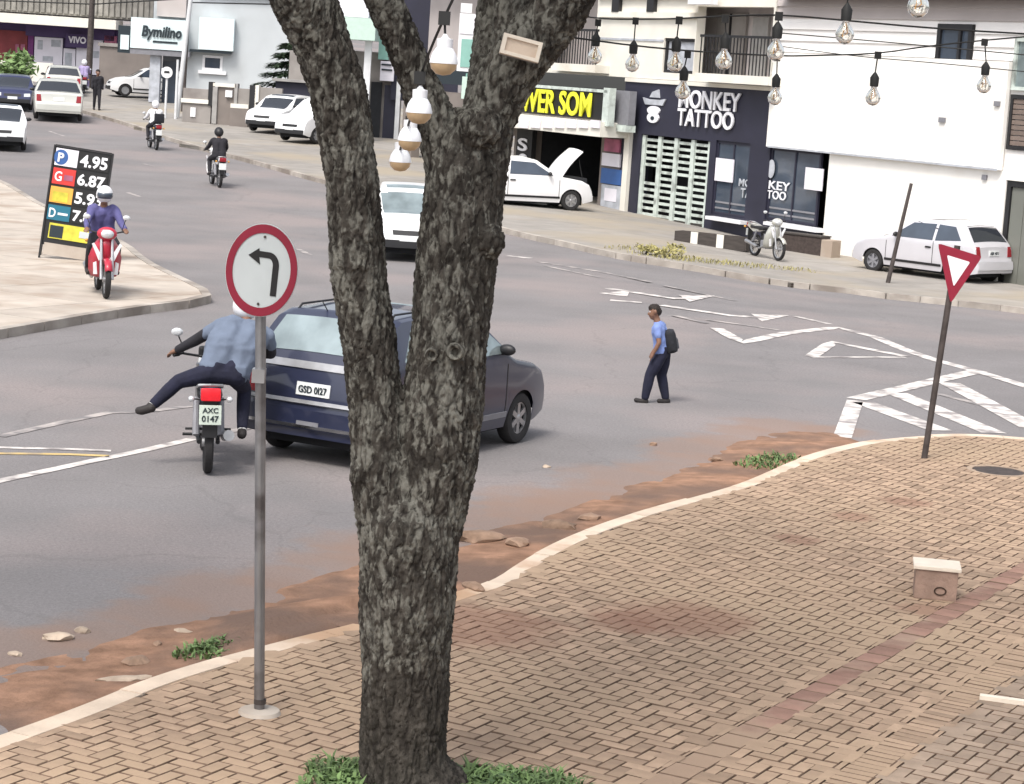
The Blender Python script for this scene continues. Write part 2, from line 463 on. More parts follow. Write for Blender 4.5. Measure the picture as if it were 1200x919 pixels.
def area(p): return 0.5 * sum(p[i][0] * p[(i + 1) % len(p)][1] - p[(i + 1) % len(p)][0] * p[i][1] for i in range(len(p)))
def inside(p, poly):
    c = False
    for i in range(len(poly)):
        a, b = poly[i], poly[i - 1]
        if (a[1] > p[1]) != (b[1] > p[1]) and p[0] < (b[0] - a[0]) * (p[1] - a[1]) / (b[1] - a[1]) + a[0]: c = not c
    return c
def resample(pts, step):
    out, acc = [V(pts[0])], 0.0
    for i in range(len(pts) - 1):
        a, b = V(pts[i]), V(pts[i + 1])
        n = max(1, int(round((b - a).length / step)))
        for k in range(1, n + 1): out.append(a.lerp(b, k / n))
    return out
def smoothline(pts, it=2):
    for _ in range(it):
        q = [pts[0]]
        for i in range(len(pts) - 1):
            a, b = V(pts[i]), V(pts[i + 1])
            q += [a.lerp(b, 0.25), a.lerp(b, 0.75)]
        pts = q + [pts[-1]]
    return [V(p) for p in pts]

# ------------------------------------------------------------------ ground, road, markings
g = MB()
xs = [-160 + i * 4 for i in range(15)] + [-100 + i * 2 for i in range(81)] + [62 + i * 4 for i in range(20)]
ys = [-40 + i * 4 for i in range(11)] + [2 + i * 2 for i in range(70)] + [142 + i * 6 for i in range(20)]
g.v = [(x, y, zt(x, y)) for y in ys for x in xs]
nx = len(xs)
g.f = [(j * nx + i, j * nx + i + 1, (j + 1) * nx + i + 1, (j + 1) * nx + i) for j in range(len(ys) - 1) for i in range(nx - 1)]
road = g.build('road', M['asphalt'], smooth=60)
road['kind'] = 'structure'

def stripe(pts, width, m, name='road_marking', raw=False):
    P = [G(*p) for p in pts]
    P = resample([V((p.x, p.y, 0)) for p in P], 0.5)
    b = MB()
    n = len(P)
    for i, p in enumerate(P):
        d = (P[min(i + 1, n - 1)] - P[max(i - 1, 0)]).normalized()
        s_ = V((-d.y, d.x, 0)) * (width / 2)
        for q in (p + s_, p - s_):
            b.v.append((q.x, q.y, zt(q.x, q.y) + 0.006))
    for i in range(n - 1): b.f.append((2 * i, 2 * i + 1, 2 * i + 3, 2 * i + 2))
    o = b.build(name, m)
    o.parent = road
    return o
def grain(m):
    n, l = m.node_tree.nodes, m.node_tree.links
    b = n['Principled BSDF']
    src = b.inputs['Base Color'].links[0].from_socket
    ge = n.new('ShaderNodeNewGeometry')
    a = n.new('ShaderNodeTexNoise'); a.inputs['Scale'].default_value = 28; a.inputs['Detail'].default_value = 8; a.inputs['Roughness'].default_value = .75
    l.new(ge.outputs['Position'], a.inputs[0])
    r = n.new('ShaderNodeMapRange'); r.inputs[1].default_value, r.inputs[2].default_value = .35, .65; r.inputs[3].default_value, r.inputs[4].default_value = .84, 1.16
    l.new(a.outputs[0], r.inputs[0])
    wn = n.new('ShaderNodeTexNoise'); wn.inputs['Scale'].default_value = 1.6; wn.inputs['Detail'].default_value = 5
    l.new(ge.outputs['Position'], wn.inputs[0])
    ad = n.new('ShaderNodeVectorMath'); ad.operation = 'MULTIPLY_ADD'; ad.inputs[1].default_value = (.9, .9, 0)
    l.new(wn.outputs['Color'], ad.inputs[0]); l.new(ge.outputs['Position'], ad.inputs[2])
    v = n.new('ShaderNodeTexVoronoi'); v.feature = 'DISTANCE_TO_EDGE'; v.inputs['Scale'].default_value = .22
    l.new(ad.outputs[0], v.inputs[0])
    c = n.new('ShaderNodeMapRange'); c.inputs[1].default_value, c.inputs[2].default_value = .001, .006; c.inputs[3].default_value, c.inputs[4].default_value = .91, 1
    l.new(v.outputs['Distance'], c.inputs[0])
    mu = n.new('ShaderNodeMath'); mu.operation = 'MULTIPLY'
    l.new(r.outputs[0], mu.inputs[0]); l.new(c.outputs[0], mu.inputs[1])
    h = n.new('ShaderNodeHueSaturation')
    l.new(src, h.inputs['Color']); l.new(mu.outputs[0], h.inputs['Value']); l.new(h.outputs[0], b.inputs['Base Color'])
grain(M['asphalt'])
W_, Y_, K_ = M['paint'], M['paint_yellow'], M['paint_worn']
for pts, wd, m in [
    ([(987, 513), (1002, 470)], 0.22, W_), ([(1003, 468), (1060, 455), (1147, 435)], 0.28, W_),
    ([(1012, 472), (1102, 505)], 0.34, W_), ([(1050, 461), (1165, 508)], 0.34, W_), ([(1112, 449), (1210, 502)], 0.34, W_),
    ([(1100, 462), (1150, 475)], 0.14, K_),
    ([(840, 385), (870, 402), (920, 391), (982, 384), (1025, 395), (1060, 410), (1095, 422), (1147, 436), (1215, 457)], 0.24, W_),
    ([(951, 418), (976, 401), (1062, 418)], 0.22, W_), ([(951, 419), (1060, 419)], 0.12, W_),
    ([(710, 338), (788, 350), (818, 350)], 0.26, W_), ([(775, 358), (855, 370), (900, 373)], 0.26, W_),
    ([(630, 307), (700, 318), (762, 331)], 0.16, K_), ([(778, 335), (862, 353)], 0.12, K_),
    ([(932, 371), (972, 380)], 0.16, W_), ([(790, 370), (828, 379)], 0.16, K_), ([(828, 375), (912, 387)], 0.15, K_),
    ([(715, 352), (752, 355)], 0.2, W_), ([(595, 300), (622, 303)], 0.2, W_), ([(640, 312), (705, 326)], 0.14, K_),
    ([(0, 512), (75, 495), (128, 484), (170, 483), (226, 476)], 0.13, K_), ([(-30, 522), (0, 525), (80, 527), (130, 529)], 0.10, W_),
    ([(-30, 532), (0, 532), (80, 533), (128, 535)], 0.10, Y_), ([(-30, 571), (0, 564), (107, 541), (170, 528), (225, 515)], 0.13, W_),
    ([(225, 515), (300, 500)], 0.12, K_),
    ([(168, 192), (181, 195)], 0.13, K_), ([(150, 226), (165, 231)], 0.13, K_), ([(349, 292), (363, 299)], 0.13, K_), ([(58, 154), (76, 160)], 0.13, K_)]:
    stripe(pts, wd, m)
def arrowhead(tip, l1, l2):
    P = [G(*q) for q in (tip, l1, l2)]
    b = MB(); b.v = [(p.x, p.y, zt(p.x, p.y) + 0.0065) for p in P]; b.f = [(0, 1, 2)]
    o = b.build('road_arrow', W_); o.parent = road
arrowhead((838, 347), (795, 346), (808, 354))
arrowhead((925, 370), (880, 368), (893, 377))
arrowhead((735, 348), (702, 344), (738, 341))

# ------------------------------------------------------------------ near sidewalk: kerb, pavers, tactile strip
KH = 0.13
outer_px = [(-160, 915), (0, 860), (90, 828), (165, 797), (250, 771), (300, 758), (350, 745), (415, 730), (480, 711), (530, 694), (575, 680), (608, 657), (650, 634), (700, 614),
            (760, 595), (840, 574), (880, 561), (930, 537), (1000, 518), (1060, 511), (1130, 508), (1200, 513), (1290, 522)]
OUT = smoothline([V((*G(px, py, KH)[:2], 0)) for px, py in outer_px], 2)
OUT = resample(OUT, 0.2)
def offset(line, d):
    r = []
    for i, p in enumerate(line):
        t = (line[min(i + 1, len(line) - 1)] - line[max(i - 1, 0)]).normalized()
        r.append(p + V((t.y, -t.x, 0)) * d)
    return r
INN = offset(OUT, 0.18)
sidewalk_poly = [(p.x, p.y) for p in INN] + [(9.5, 22), (9.5, 7), (-3.6, 7), (INN[0].x, 8.0)]
if area(sidewalk_poly) < 0: sidewalk_poly.reverse()
base = MB().prism(sidewalk_poly, -0.05, KH - 0.008)
sidewalk = base.build('sidewalk', M['mortar'])
sidewalk['kind'] = 'structure'
# kerb stones, each about a metre
acc, start = 0.0, 0
L_ = 0.0
seg = []
for i in range(1, len(OUT)):
    L_ += (OUT[i] - OUT[i - 1]).length
    if L_ > 0.98 or i == len(OUT) - 1:
        seg.append((start, i)); start = i; L_ = 0
for (a, b) in seg:
    hz = KH + random.uniform(-0.006, 0.008)
    o_ = [OUT[k] for k in range(a, b + 1)]; i_ = [INN[k] for k in range(a, b + 1)]
    t0 = (o_[1] - o_[0]).normalized() * 0.006
    o_[0] = o_[0] + t0; i_[0] = i_[0] + t0
    bm = MB()
    n = len(o_)
    bv = 0.018
    for k in range(n):
        d_ = (i_[k] - o_[k]).normalized()
        for (p, z) in ((o_[k], -0.05), (o_[k], hz - bv), (o_[k] + d_ * bv, hz), (i_[k] - d_ * 0.006, hz), (i_[k], -0.05)):
            bm.v.append((p.x, p.y, z))
    for k in range(n - 1):
        for q in range(4):
            bm.f.append((k * 5 + q, k * 5 + q + 1, (k + 1) * 5 + q + 1, (k + 1) * 5 + q))
    bm.f += [tuple(range(5)), tuple((n - 1) * 5 + q for q in range(4, -1, -1))]
    bm.build('kerb_stone', M['kerb'], sidewalk)
# bands: tactile strip and border course (lines on the sidewalk)
A61 = R(62.0)
ux, uy = V((math.cos(A61), math.sin(A61), 0)), V((-math.sin(A61), math.cos(A61), 0))
def uvof(p): return (p.x * ux.x + p.y * ux.y, p.x * uy.x + p.y * uy.y)
tac = (uvof(G(905, 855, KH))[1] + uvof(G(1196, 658, KH))[1]) / 2
TAC0, TAC1 = tac - 0.105, tac + 0.095
bor = (uvof(G(1003, 915, KH))[1] + uvof(G(1189, 768, KH))[1]) / 2
BOR0, BOR1 = bor - 0.115, bor + 0.105
def local_rect(u0, u1, v0, v1):
    return [tuple((ux * u + uy * v_)[:2]) for (u, v_) in ((u0, v0), (u1, v0), (u1, v1), (u0, v1))]
def piece_mesh(poly, h, bv=0.005, zb=None):
    """tile with chamfered top edge, polygon given round its own centre"""
    n = len(poly)
    b = MB()
    cx = sum(p[0] for p in poly) / n; cy = sum(p[1] for p in poly) / n
    def ins(p, d):
        v_ = V((p[0] - cx, p[1] - cy)); l = v_.length
        v_ = v_ * (max(0.1, (l - d * 1.3)) / l) if l > 1e-6 else v_
        return (cx + v_.x, cy + v_.y)
    zb = h - 0.03 if zb is None else zb
    b.v = [(p[0], p[1], zb) for p in poly] + [(p[0], p[1], h - bv) for p in poly] + [(*ins(p, bv), h) for p in poly]
    for i in range(n):
        j = (i + 1) % n
        b.f.append((i, j, n + j, n + i)); b.f.append((n + i, n + j, 2 * n + j, 2 * n + i))
    b.f.append(tuple(range(2 * n, 3 * n)))
    return b
soilpt = [(G(800, 725, KH), 0.7), (G(740, 730, KH), 0.4), (G(560, 735, KH), 0.75), (G(1060, 588, KH), 0.32), (G(1000, 606, KH), 0.3), (G(930, 632, KH), 0.3), (G(1090, 715, KH), 0.3)]
spots(M['paver'], soilpt, (0.235, 0.13, 0.092), 0.62)
spots(M['mortar'], soilpt[:3], (0.22, 0.12, 0.085), 0.7)
spots(M['joint_edge'], soilpt[:3], (0.22, 0.12, 0.085), 0.6)
spots(M['kerb'], [(G(420, 735, KH), 1.0), (G(520, 705, KH), 0.7)], (0.40, 0.25, 0.15), 0.8)
gap = 0.008
def dirty(me):
    """the worn chamfers and sides of a paver carry the joint dirt"""
    me.materials.append(M['joint_edge'])
    for f in me.polygons:
        if f.normal.z < 0.97: f.material_index = 1
full = {}
spots(M['tactile'], [(G(790, 905, KH), 1.5), (G(850, 872, KH), 0.5)], (0.33, 0.238, 0.17), 0.9)
def rectl(lx, ly): return [(-lx / 2, -ly / 2), (lx / 2, -ly / 2), (lx / 2, ly / 2), (-lx / 2, ly / 2)]
def fullmesh(name, lx, ly, m):
    if (name, lx, ly) not in full: full[(name, lx, ly)] = piece_mesh(rectl(lx, ly), 0.0).mesh(name, m)
    return full[(name, lx, ly)]
cells = []      # (kind, u centre, v centre, lu, lv)
us = [uvof(V((*p, 0))) for p in sidewalk_poly]
umin, umax = min(a for a, b in us), max(a for a, b in us)
vmin, vmax = min(b for a, b in us), max(b for a, b in us)
w1 = 0.1
# herringbone laid square to the kerb, one lattice on each side of the bands
i0, i1 = int(umin / w1) - 2, int(umax / w1) + 2
j0, j1 = int(vmin / w1) - 2, int(vmax / w1) + 2
for i in range(i0, i1):
    for j in range(j0, j1):
        m_ = (i - j) % 4
        if m_ == 0: cells.append(('p', (i + 1) * w1, (j + 0.5) * w1, 0.2, 0.1))
        elif m_ == 3: cells.append(('p', (i + 0.5) * w1, (j + 1) * w1, 0.1, 0.2))
k = umin
while k < umax:
    cells.append(('t', k + 0.125, (TAC0 + TAC1) / 2, 0.25, TAC1 - TAC0)); k += 0.25
k = umin
while k < umax:
    cells.append(('b', k + 0.0425, (BOR0 + BOR1) / 2, 0.085, BOR1 - BOR0)); k += 0.085
dig = [(G(1170, 552, KH), 0.42), (V((-0.44, 11.5, 0)), 0.0)]
pit_c = G(500, 925, KH)
cand = []
for (kd, u, v_, lu, lv) in cells:
    c = ux * u + uy * v_
    if not (-4 < c.x < 9.6 and 7 < c.y < 32): continue
    rect = local_rect(u - lu / 2 + gap / 2, u + lu / 2 - gap / 2, v_ - lv / 2 + gap / 2, v_ + lv / 2 - gap / 2)
    if kd == 'p':
        for (b0, b1) in ((TAC0, TAC1), (BOR0, BOR1)):
            lo, hi = v_ - lv / 2, v_ + lv / 2
            if hi > b0 and lo < b1:
                if lo >= b0 and hi <= b1: rect = None
                elif lo < b0: rect = local_rect(u - lu / 2 + gap / 2, u + lu / 2 - gap / 2, lo + gap / 2, min(hi, b0) - gap / 2) if b0 - lo > 0.02 else None
                else: rect = local_rect(u - lu / 2 + gap / 2, u + lu / 2 - gap / 2, max(lo, b1) + gap / 2, hi - gap / 2) if hi - b1 > 0.02 else None
                if rect is None: break
        if rect is None: continue
    if (V((c.x, c.y, 0)) - V((pit_c.x, pit_c.y, 0))).length < 0.52: continue
    if (V((c.x, c.y, 0)) - V((dig[0][0].x, dig[0][0].y, 0))).length < 0.30: continue
    ins_ = [inside(p, sidewalk_poly) for p in rect]
    poly = rect
    if not all(ins_):
        if not any(ins_): continue
        poly = clip(sidewalk_poly, rect)
        if not poly or abs(area(poly)) < 0.0012: continue
    px, py = PIX((c.x, c.y, KH))
    vis = -10 < px < 1210 and -10 < py < 929
    cand.append((kd, c, poly, vis, c.length, v_))
near = sorted([q for q in cand if q[0] == 'p' and q[3]], key=lambda q: q[4])[:270]
nearset = set(id(q) for q in near)
rest = {'paver': MB(), 'paver_grey': MB(), 'tactile': MB()}
nb = 0
bordern = sorted([q for q in cand if q[0] == 'b' and q[3]], key=lambda q: q[4])[:30]
bset = set(id(q) for q in bordern)
for q in cand:
    kd, c, poly, vis, dist, v_ = q
    h = KH + random.uniform(-0.002, 0.0035)
    key = 'tactile' if kd == 't' else ('paver_grey' if v_ < BOR0 else 'paver')
    cx = sum(p[0] for p in poly) / len(poly); cy = sum(p[1] for p in poly) / len(poly)
    loc = [(p[0] - cx, p[1] - cy) for p in poly]
    if id(q) in nearset or id(q) in bset or (kd == 't' and vis):
        me = piece_mesh(loc, 0.0).mesh('paver', M[key])
        dirty(me)
        o = link('tactile_tile' if kd == 't' else 'paver', me, sidewalk, (cx, cy, h))
        o.rotation_euler = (random.uniform(-.012, .012), random.uniform(-.012, .012), 0)
    else:
        b = piece_mesh([(p[0] + cx, p[1] + cy) for p in loc], h)
        rest[key].add(b.v, b.f)
for key, b in rest.items():
    o = b.build({'paver': 'paver_field', 'paver_grey': 'grey_paver_field', 'tactile': 'tactile_tile_field'}[key], M[key], sidewalk)
    dirty(o.data)
    o['kind'] = 'stuff'
# soil in the tree pit and round the manhole
def mound(name, c, rx, ry, h, m, n=26, rings=9, parent=None, kind='structure', zbase=None, seed=0):
    b = MB()
    zb = c.z if zbase is None else zbase
    for r in range(rings + 1):
        for k in range(n):
            t = 2 * math.pi * k / n
            rr = r / rings * (1 + 0.28 * NZ.noise(V((math.cos(t) * 1.3 + seed, math.sin(t) * 1.3, seed))))
            x, y = c.x + rx * rr * math.cos(t), c.y + ry * rr * math.sin(t)
            z = zb + h * (1 - (r / rings) ** 2) * (1 + 0.6 * NZ.noise(V((x * 5, y * 5, seed)))) - (0.012 if r == rings else 0)
            b.v.append((x, y, z))
    for r in range(rings):
        for k in range(n):
            k2 = (k + 1) % n
            b.f.append((r * n + k, (r + 1) * n + k, (r + 1) * n + k2, r * n + k2))
    o = b.build(name, m, parent, smooth=60)
    if kind: o['kind'] = kind
    return o
mound('tree_pit_soil', V((pit_c.x, pit_c.y, KH - 0.03)), 0.62, 0.62, 0.03, M['soil'])
# red soil washed along the kerb
soil_px = [(-60, 770), (0, 765), (70, 752), (140, 735), (210, 712), (290, 690), (370, 663), (420, 648), (500, 628), (560, 612), (640, 600), (720, 565), (790, 545), (850, 512), (900, 500), (960, 500), (1003, 512)]
SO = smoothline([V((*G(px, py)[:2], 0)) for px, py in soil_px], 2)
n_ = 150
def along(line, t):
    ls = [0]
    for i in range(1, len(line)): ls.append(ls[-1] + (line[i] - line[i - 1]).length)
    d = t * ls[-1]
    for i in range(1, len(line)):
        if ls[i] >= d: return line[i - 1].lerp(line[i], (d - ls[i - 1]) / max(1e-9, ls[i] - ls[i - 1]))
    return line[-1]
kend = min(range(len(OUT)), key=lambda i: (OUT[i] - SO[-1]).length)
kst = min(range(len(OUT)), key=lambda i: (OUT[i] - V((*G(-40, 873, KH)[:2], 0))).length)
KL = OUT[kst:kend + 1]
b = MB()
nr = 22
for i in range(n_ + 1):
    a, c = along(SO, i / n_), along(KL, i / n_)
    tip = ss(i / 8) * ss((n_ - i) / 10)
    for j in range(nr + 1):
        t = j / nr
        p = a.lerp(c, t * 1.0)
        nz = NZ.noise(V((p.x * 1.1, p.y * 1.1, 0))) * 0.6 + NZ.noise(V((p.x * 4, p.y * 4, 3))) * 0.35 + NZ.noise(V((p.x * 13, p.y * 13, 7))) * 0.15
        z = tip * (0.005 + 0.055 * ss(t * 1.2)) + 0.035 * nz * ss(t * 4) - 0.02 * (1 - ss(t * 5)) - 0.012
        z += 0.10 * ss(t * 1.3) * ss((1.25 - (p - V((*G(425, 733, KH)[:2], 0))).length) / 0.5)
        if t > .8: z = min(z, KH - 0.012 - 0.06 * (t > .99))
        b.v.append((p.x, p.y, z))
for i in range(n_):
    for j in range(nr):
        b.f.append((i * (nr + 1) + j, i * (nr + 1) + j + 1, (i + 1) * (nr + 1) + j + 1, (i + 1) * (nr + 1) + j))
o = b.build('soil_strip', M['soil'], smooth=70)
o['kind'] = 'structure'
# a lip of soil spilled over the kerb beside the tree
mound('soil_spill', V((*G(455, 728, KH)[:2], KH - 0.008)), 0.55, 0.2, 0.025, M['soil'], seed=3)
spots(M['asphalt'], [(along(SO, (i + .5) / 20), 0.6 if i % 3 else 0.9) for i in range(20)] + [(G(660, 590), 1.1), (G(480, 650), 0.9)], (0.245, 0.165, 0.128), 0.55)

# loose stones and rubble by the kerb
def stone(px, py, sx, sy, sz_, label, dz=0.0, m='stone', rz=None):
    p = G(px, py, dz)
    b = MB()
    bm = bmesh.new()
    bmesh.ops.create_icosphere(bm, subdivisions=2, radius=1)
    sd_ = px * 0.37
    for q in bm.verts:
        k = 1 + 0.45 * NZ.noise(q.co * 1.3 + V((sd_, py * .1, 0)))
        q.co = V((q.co.x * sx * k, q.co.y * sy * k, q.co.z * sz_ * k))
    bm.verts.index_update()
    b.add([q.co.copy() for q in bm.verts], [[q.index for q in f.verts] for f in bm.faces])
    bm.free()
    o = b.build('stone', M[m], smooth=35)
    o.location = (p.x, p.y, p.z + sz_ * 0.4)
    o.rotation_euler = (0, 0, random.uniform(0, 3) if rz is None else rz)
    return tag(o, label, 'stone', 'loose stones and rubble along the kerb')
stone(68, 749, 0.11, 0.07, 0.035, 'pale flat stone on the soil edge at far left of the gutter')
stone(97, 741, 0.05, 0.04, 0.03, 'small pale stone just right of the flat stone at the left gutter')
stone(216, 744, 0.085, 0.035, 0.03, 'pale long stone lying on the red soil above the weed tuft')
stone(160, 778, 0.10, 0.07, 0.04, 'broken brown lump of rubble in the soil before the kerb bend', 0.02, m='clod')
stone(146, 799, 0.19, 0.05, 0.03, 'long grey rubble sliver leaning against the left kerb', 0.03, rz=R(28))
stone(18, 768, 0.05, 0.03, 0.02, 'tiny stone nearest the left edge of the gutter')
stone(185, 757, 0.04, 0.03, 0.025, 'small brown stone between the rubble lump and the weeds', 0.01, m='clod')
stone(560, 632, 0.26, 0.13, 0.06, 'large crumbling crust of sandy concrete on soil right of the tree', 0.01, rz=R(20), m='clod')
stone(608, 640, 0.14, 0.10, 0.06, 'brown broken slab piece touching the kerb right of the tree', 0.02, m='clod')
stone(655, 620, 0.17, 0.09, 0.06, 'dark rubble chunk behind the bright kerb stones', 0.02, m='clod')
stone(690, 610, 0.11, 0.07, 0.05, 'dark rubble chunk at the right end of the rubble heap', 0.02, m='clod')
stone(640, 548, 0.05, 0.03, 0.02, 'single small pale stone out on the asphalt beside the car')
stone(435, 752, 0.10, 0.045, 0.035, 'sandy stone half buried beside the tree trunk on the kerb', KH, m='clod')
stone(338, 743, 0.07, 0.04, 0.03, 'orange stone on the soil just right of the sign pole', 0.05, m='clod')
stone(555, 690, 0.13, 0.05, 0.035, 'sandy stone lying on the buried kerb right of the trunk', KH, m='clod')
stone(765, 522, 0.05, 0.03, 0.03, 'small dark stone in the soil patch below the child', m='clod')
stone(840, 540, 0.07, 0.05, 0.03, 'brown clod between the child and the weed patch', 0.01, m='clod')

# grass and weeds
def tuft(name, label, pts, n, hh, m, spread, seed, cat='weeds', leafy=False):
    rnd = random.Random(seed)
    b = MB()
    for _ in range(n):
        c = rnd.choice(pts)
        a = rnd.uniform(0, 6.28); rr = spread * math.sqrt(rnd.random())
        x, y = c.x + rr * math.cos(a), c.y + rr * math.sin(a)
        t = rnd.uniform(0, 6.28); h = hh * rnd.uniform(0.4, 1.15) * (1 - 0.5 * rr / spread)
        d = V((math.cos(t), math.sin(t), 0)); s_ = V((-d.y, d.x, 0))
        wv = rnd.uniform(0.006, 0.012) * (2.4 if leafy else 1)
        p0 = V((x, y, c.z)); p1 = p0 + d * h * 0.35 + V((0, 0, h * 0.7)); p2 = p0 + d * h * rnd.uniform(0.6, 1.1) + V((0, 0, h * rnd.uniform(0.6, 1)))
        b.add([p0 - s_ * wv * 0.6, p0 + s_ * wv * 0.6, p1 + s_ * wv, p1 - s_ * wv, p2], [(0, 1, 2, 3), (3, 2, 4)])
    o = b.build(name, M[m])
    return tag(o, label, cat, kind='stuff')
tuft('weed_tuft', 'green weeds on the soil behind the left kerb beside the sign pole', [G(245, 765, 0.03), G(262, 762, 0.03), G(230, 770, 0.03), G(275, 757, 0.03)], 420, 0.12, 'grass', 0.16, 1)
tuft('weed_tuft', 'small green weed patch in the gutter near the striped road island', [G(900, 543, 0.02), G(915, 540, 0.02), G(888, 548, 0.02)], 420, 0.13, 'grass', 0.26, 2)
pc = V((pit_c.x, pit_c.y, KH - 0.01))
tuft('grass', 'short green grass tufts growing in the tree pit round the trunk base', [pc + V((x, y, 0)) for x in (-.5, -.36, -.2, .0, .22, .38, .55, .7) for y in (-.35, -0.15, .05, .2)], 4200, 0.13, 'grass', 0.2, 3, 'grass')
tuft('ground_cover', 'low broad leaved weeds among the grass at the foot of the tree', [pc + V((x, y, 0)) for x in (-.42, -.25, .3, .45) for y in (-.3, 0, .1)], 700, 0.10, 'leaf', 0.2, 13, 'weeds', True)
tuft('dry_grass_verge', 'yellowing grass strip on the far verge before the dark shop', [G(px, py, 0.1) for px, py in [(770, 300), (790, 303), (830, 308), (870, 312), (900, 315), (740, 293), (930, 318), (850, 310), (800, 305)]], 900, 0.16, 'dry', 0.7, 4, 'grass')

# manhole, tactile band block
mh = G(1170, 552, KH)
t = thing('manhole_cover', 'round dark iron manhole cover set in the pavers right of the give way pole', 'manhole', (mh.x, mh.y, KH - 0.012))
MB().lathe([(0.0, 0.0), (0.27, 0.0), (0.27, 0.012), (0.25, 0.014), (0.0, 0.014)], 28).build('lid', M['iron'], t)
MB().lathe([(0.28, -0.02), (0.34, -0.02), (0.34, 0.016), (0.28, 0.016)], 28, closed=True).build('ring', M['paver_grey'], t)
bp = G(1098, 703, KH)
t = thing('concrete_block', 'low square bollard block with pale top and reddish brown side', 'block', (bp.x, bp.y + 0.13, KH), R(-8))
MB().box(-0.165, 0.165, -0.15, 0.15, 0, 0.235, bev=0.008).build('body', M['block_brick'], t)
MB().box(-0.185, 0.185, -0.165, 0.165, 0.237, 0.268, bev=0.006).build('cap', M['block_top'], t)  # cap coloured paler than the body, light from above put into it
rg = MB().lathe([(0.038, -0.004), (0.05, -0.004), (0.05, 0.004), (0.038, 0.004)], 18, closed=True, mx=Mx.Translation((0.035, -0.153, 0.075)) @ Mx.Rotation(R(90), 4, 'X') @ Mx.Scale(0.7, 4, (0, 1, 0)))
rg.build('ring_mark', M['mortar'], t)
e0, e1 = G(1148, 819, KH), G(1215, 828, KH)
d = (e1 - e0).normalized(); s_ = V((-d.y, d.x, 0)) * 0.03
o = MB().add([e0 - s_, e1 - s_, e1 + s_, e0 + s_] + [p + V((0, 0, 0.03)) for p in (e0 - s_, e1 - s_, e1 + s_, e0 + s_)], [(4, 5, 6, 7), (0, 1, 5, 4), (1, 2, 6, 5), (2, 3, 7, 6), (3, 0, 4, 7)]).build('edging_strip', M['block_top'])
tag(o, 'thin whitish concrete edging strip on the grey pavers at the right', 'edging')
# ------------------------------------------------------------------ far pavements
def pavement(name, px, h, m, kerbm, cell, ang, close=None, kerb_range=None):
    P = [G(x, y, h) for x, y in px]
    P = smoothline([V((p.x, p.y, 0)) for p in P], 1)
    kl = resample(P, 0.5)
    poly = [(p.x, p.y) for p in P] + (close or [])
    if area(poly) < 0: poly.reverse()
    root = MB()
    c_, s__ = math.cos(ang), math.sin(ang)
    U = [(p[0] * c_ + p[1] * s__, -p[0] * s__ + p[1] * c_) for p in poly]
    u0, u1, v0, v1 = min(a for a, b in U), max(a for a, b in U), min(b for a, b in U), max(b for a, b in U)
    pieces = []
    u = u0
    while u < u1:
        v_ = v0
        while v_ < v1:
            g_ = 0.008
            rc = [(u + g_, v_ + g_), (u + cell - g_, v_ + g_), (u + cell - g_, v_ + cell - g_), (u + g_, v_ + cell - g_)]
            rc = [(a * c_ - b * s__, a * s__ + b * c_) for a, b in rc]
            pl = rc if all(inside(p, poly) for p in rc) else clip(poly, rc)
            if pl and abs(area(pl)) > 0.02: pieces.append(pl)
            v_ += cell
        u += cell
    b = MB()
    n = len(kl)
    # kerb strip as one body that carries the slabs
    ci = (sum(p[0] for p in poly) / len(poly), sum(p[1] for p in poly) / len(poly))
    for p in kl:
        b.v += [(p.x, p.y, zt(p.x, p.y) - 0.3), (p.x, p.y, zt(p.x, p.y) + h - 0.02)]
    for i in range(n - 1): b.f.append((2 * i, 2 * i + 2, 2 * i + 3, 2 * i + 1))
    root = b.build(name, M['mortar'])
    root['kind'] = 'structure'
    st = MB()
    cnt = 0
    for pl in sorted(pieces, key=lambda p: V((*p[0], 0)).length):
        q = MB()
        m_ = len(pl)
        q.v = [(p[0], p[1], zt(*p) - 0.2) for p in pl] + [(p[0], p[1], zt(*p) + h) for p in pl]
        q.f = [tuple(range(m_, 2 * m_))] + [(i, (i + 1) % m_, m_ + (i + 1) % m_, m_ + i) for i in range(m_)]
        if cnt < 150: q.build('slab', m, root)
        else: st.add(q.v, q.f)
        cnt += 1
    if st.v:
        o_ = st.build('slab_field', m, root); o_['kind'] = 'stuff'
    # kerb stones
    step = max(2, int(1.0 / 0.5))
    for i in range(0, n - 1, step):
        j = min(i + step, n - 1)
        q = MB()
        a, c = kl[i], kl[j]
        d_ = (c - a)
        if d_.length < 0.03: continue
        d_.normalize(); nn = V((-d_.y, d_.x, 0)) * 0.075
        a, c = a + d_ * 0.01, c - d_ * 0.01
        pts = [a - nn, c - nn, c + nn, a + nn]
        q.v = [(p.x, p.y, zt(p.x, p.y) - 0.1) for p in pts] + [(p.x, p.y, zt(p.x, p.y) + h + 0.012) for p in pts]
        q.f = [(4, 5, 6, 7), (0, 1, 5, 4), (1, 2, 6, 5), (2, 3, 7, 6), (3, 0, 4, 7)]
        q.build('kerb_stone', kerbm, root)
    return root
pavement('corner_pavement', [(-160, 150), (0, 211), (30, 229), (57, 244), (110, 268), (147, 286), (168, 305), (206, 324), (235, 337), (246, 345), (231, 351), (174, 357), (90, 370), (0, 386), (-160, 412)], 0.12, M['slab'], M['kerb_far'], 2.2, R(60))
FARK = [(60, 118), (107, 132), (140, 141), (175, 152), (195, 160), (245, 175), (298, 188), (340, 200), (380, 211), (450, 228), (530, 250), (617, 274), (680, 287), (720, 297), (800, 309), (905, 328), (993, 338), (1020, 342), (1100, 350), (1200, 361), (1330, 378)]
pavement('far_pavement', FARK, 0.12, M['slab_dark'], M['kerb_far'], 2.6, R(-50), close=[(40, 45), (40, 80), (10, 90), (-4, 112), (-40, 112)])

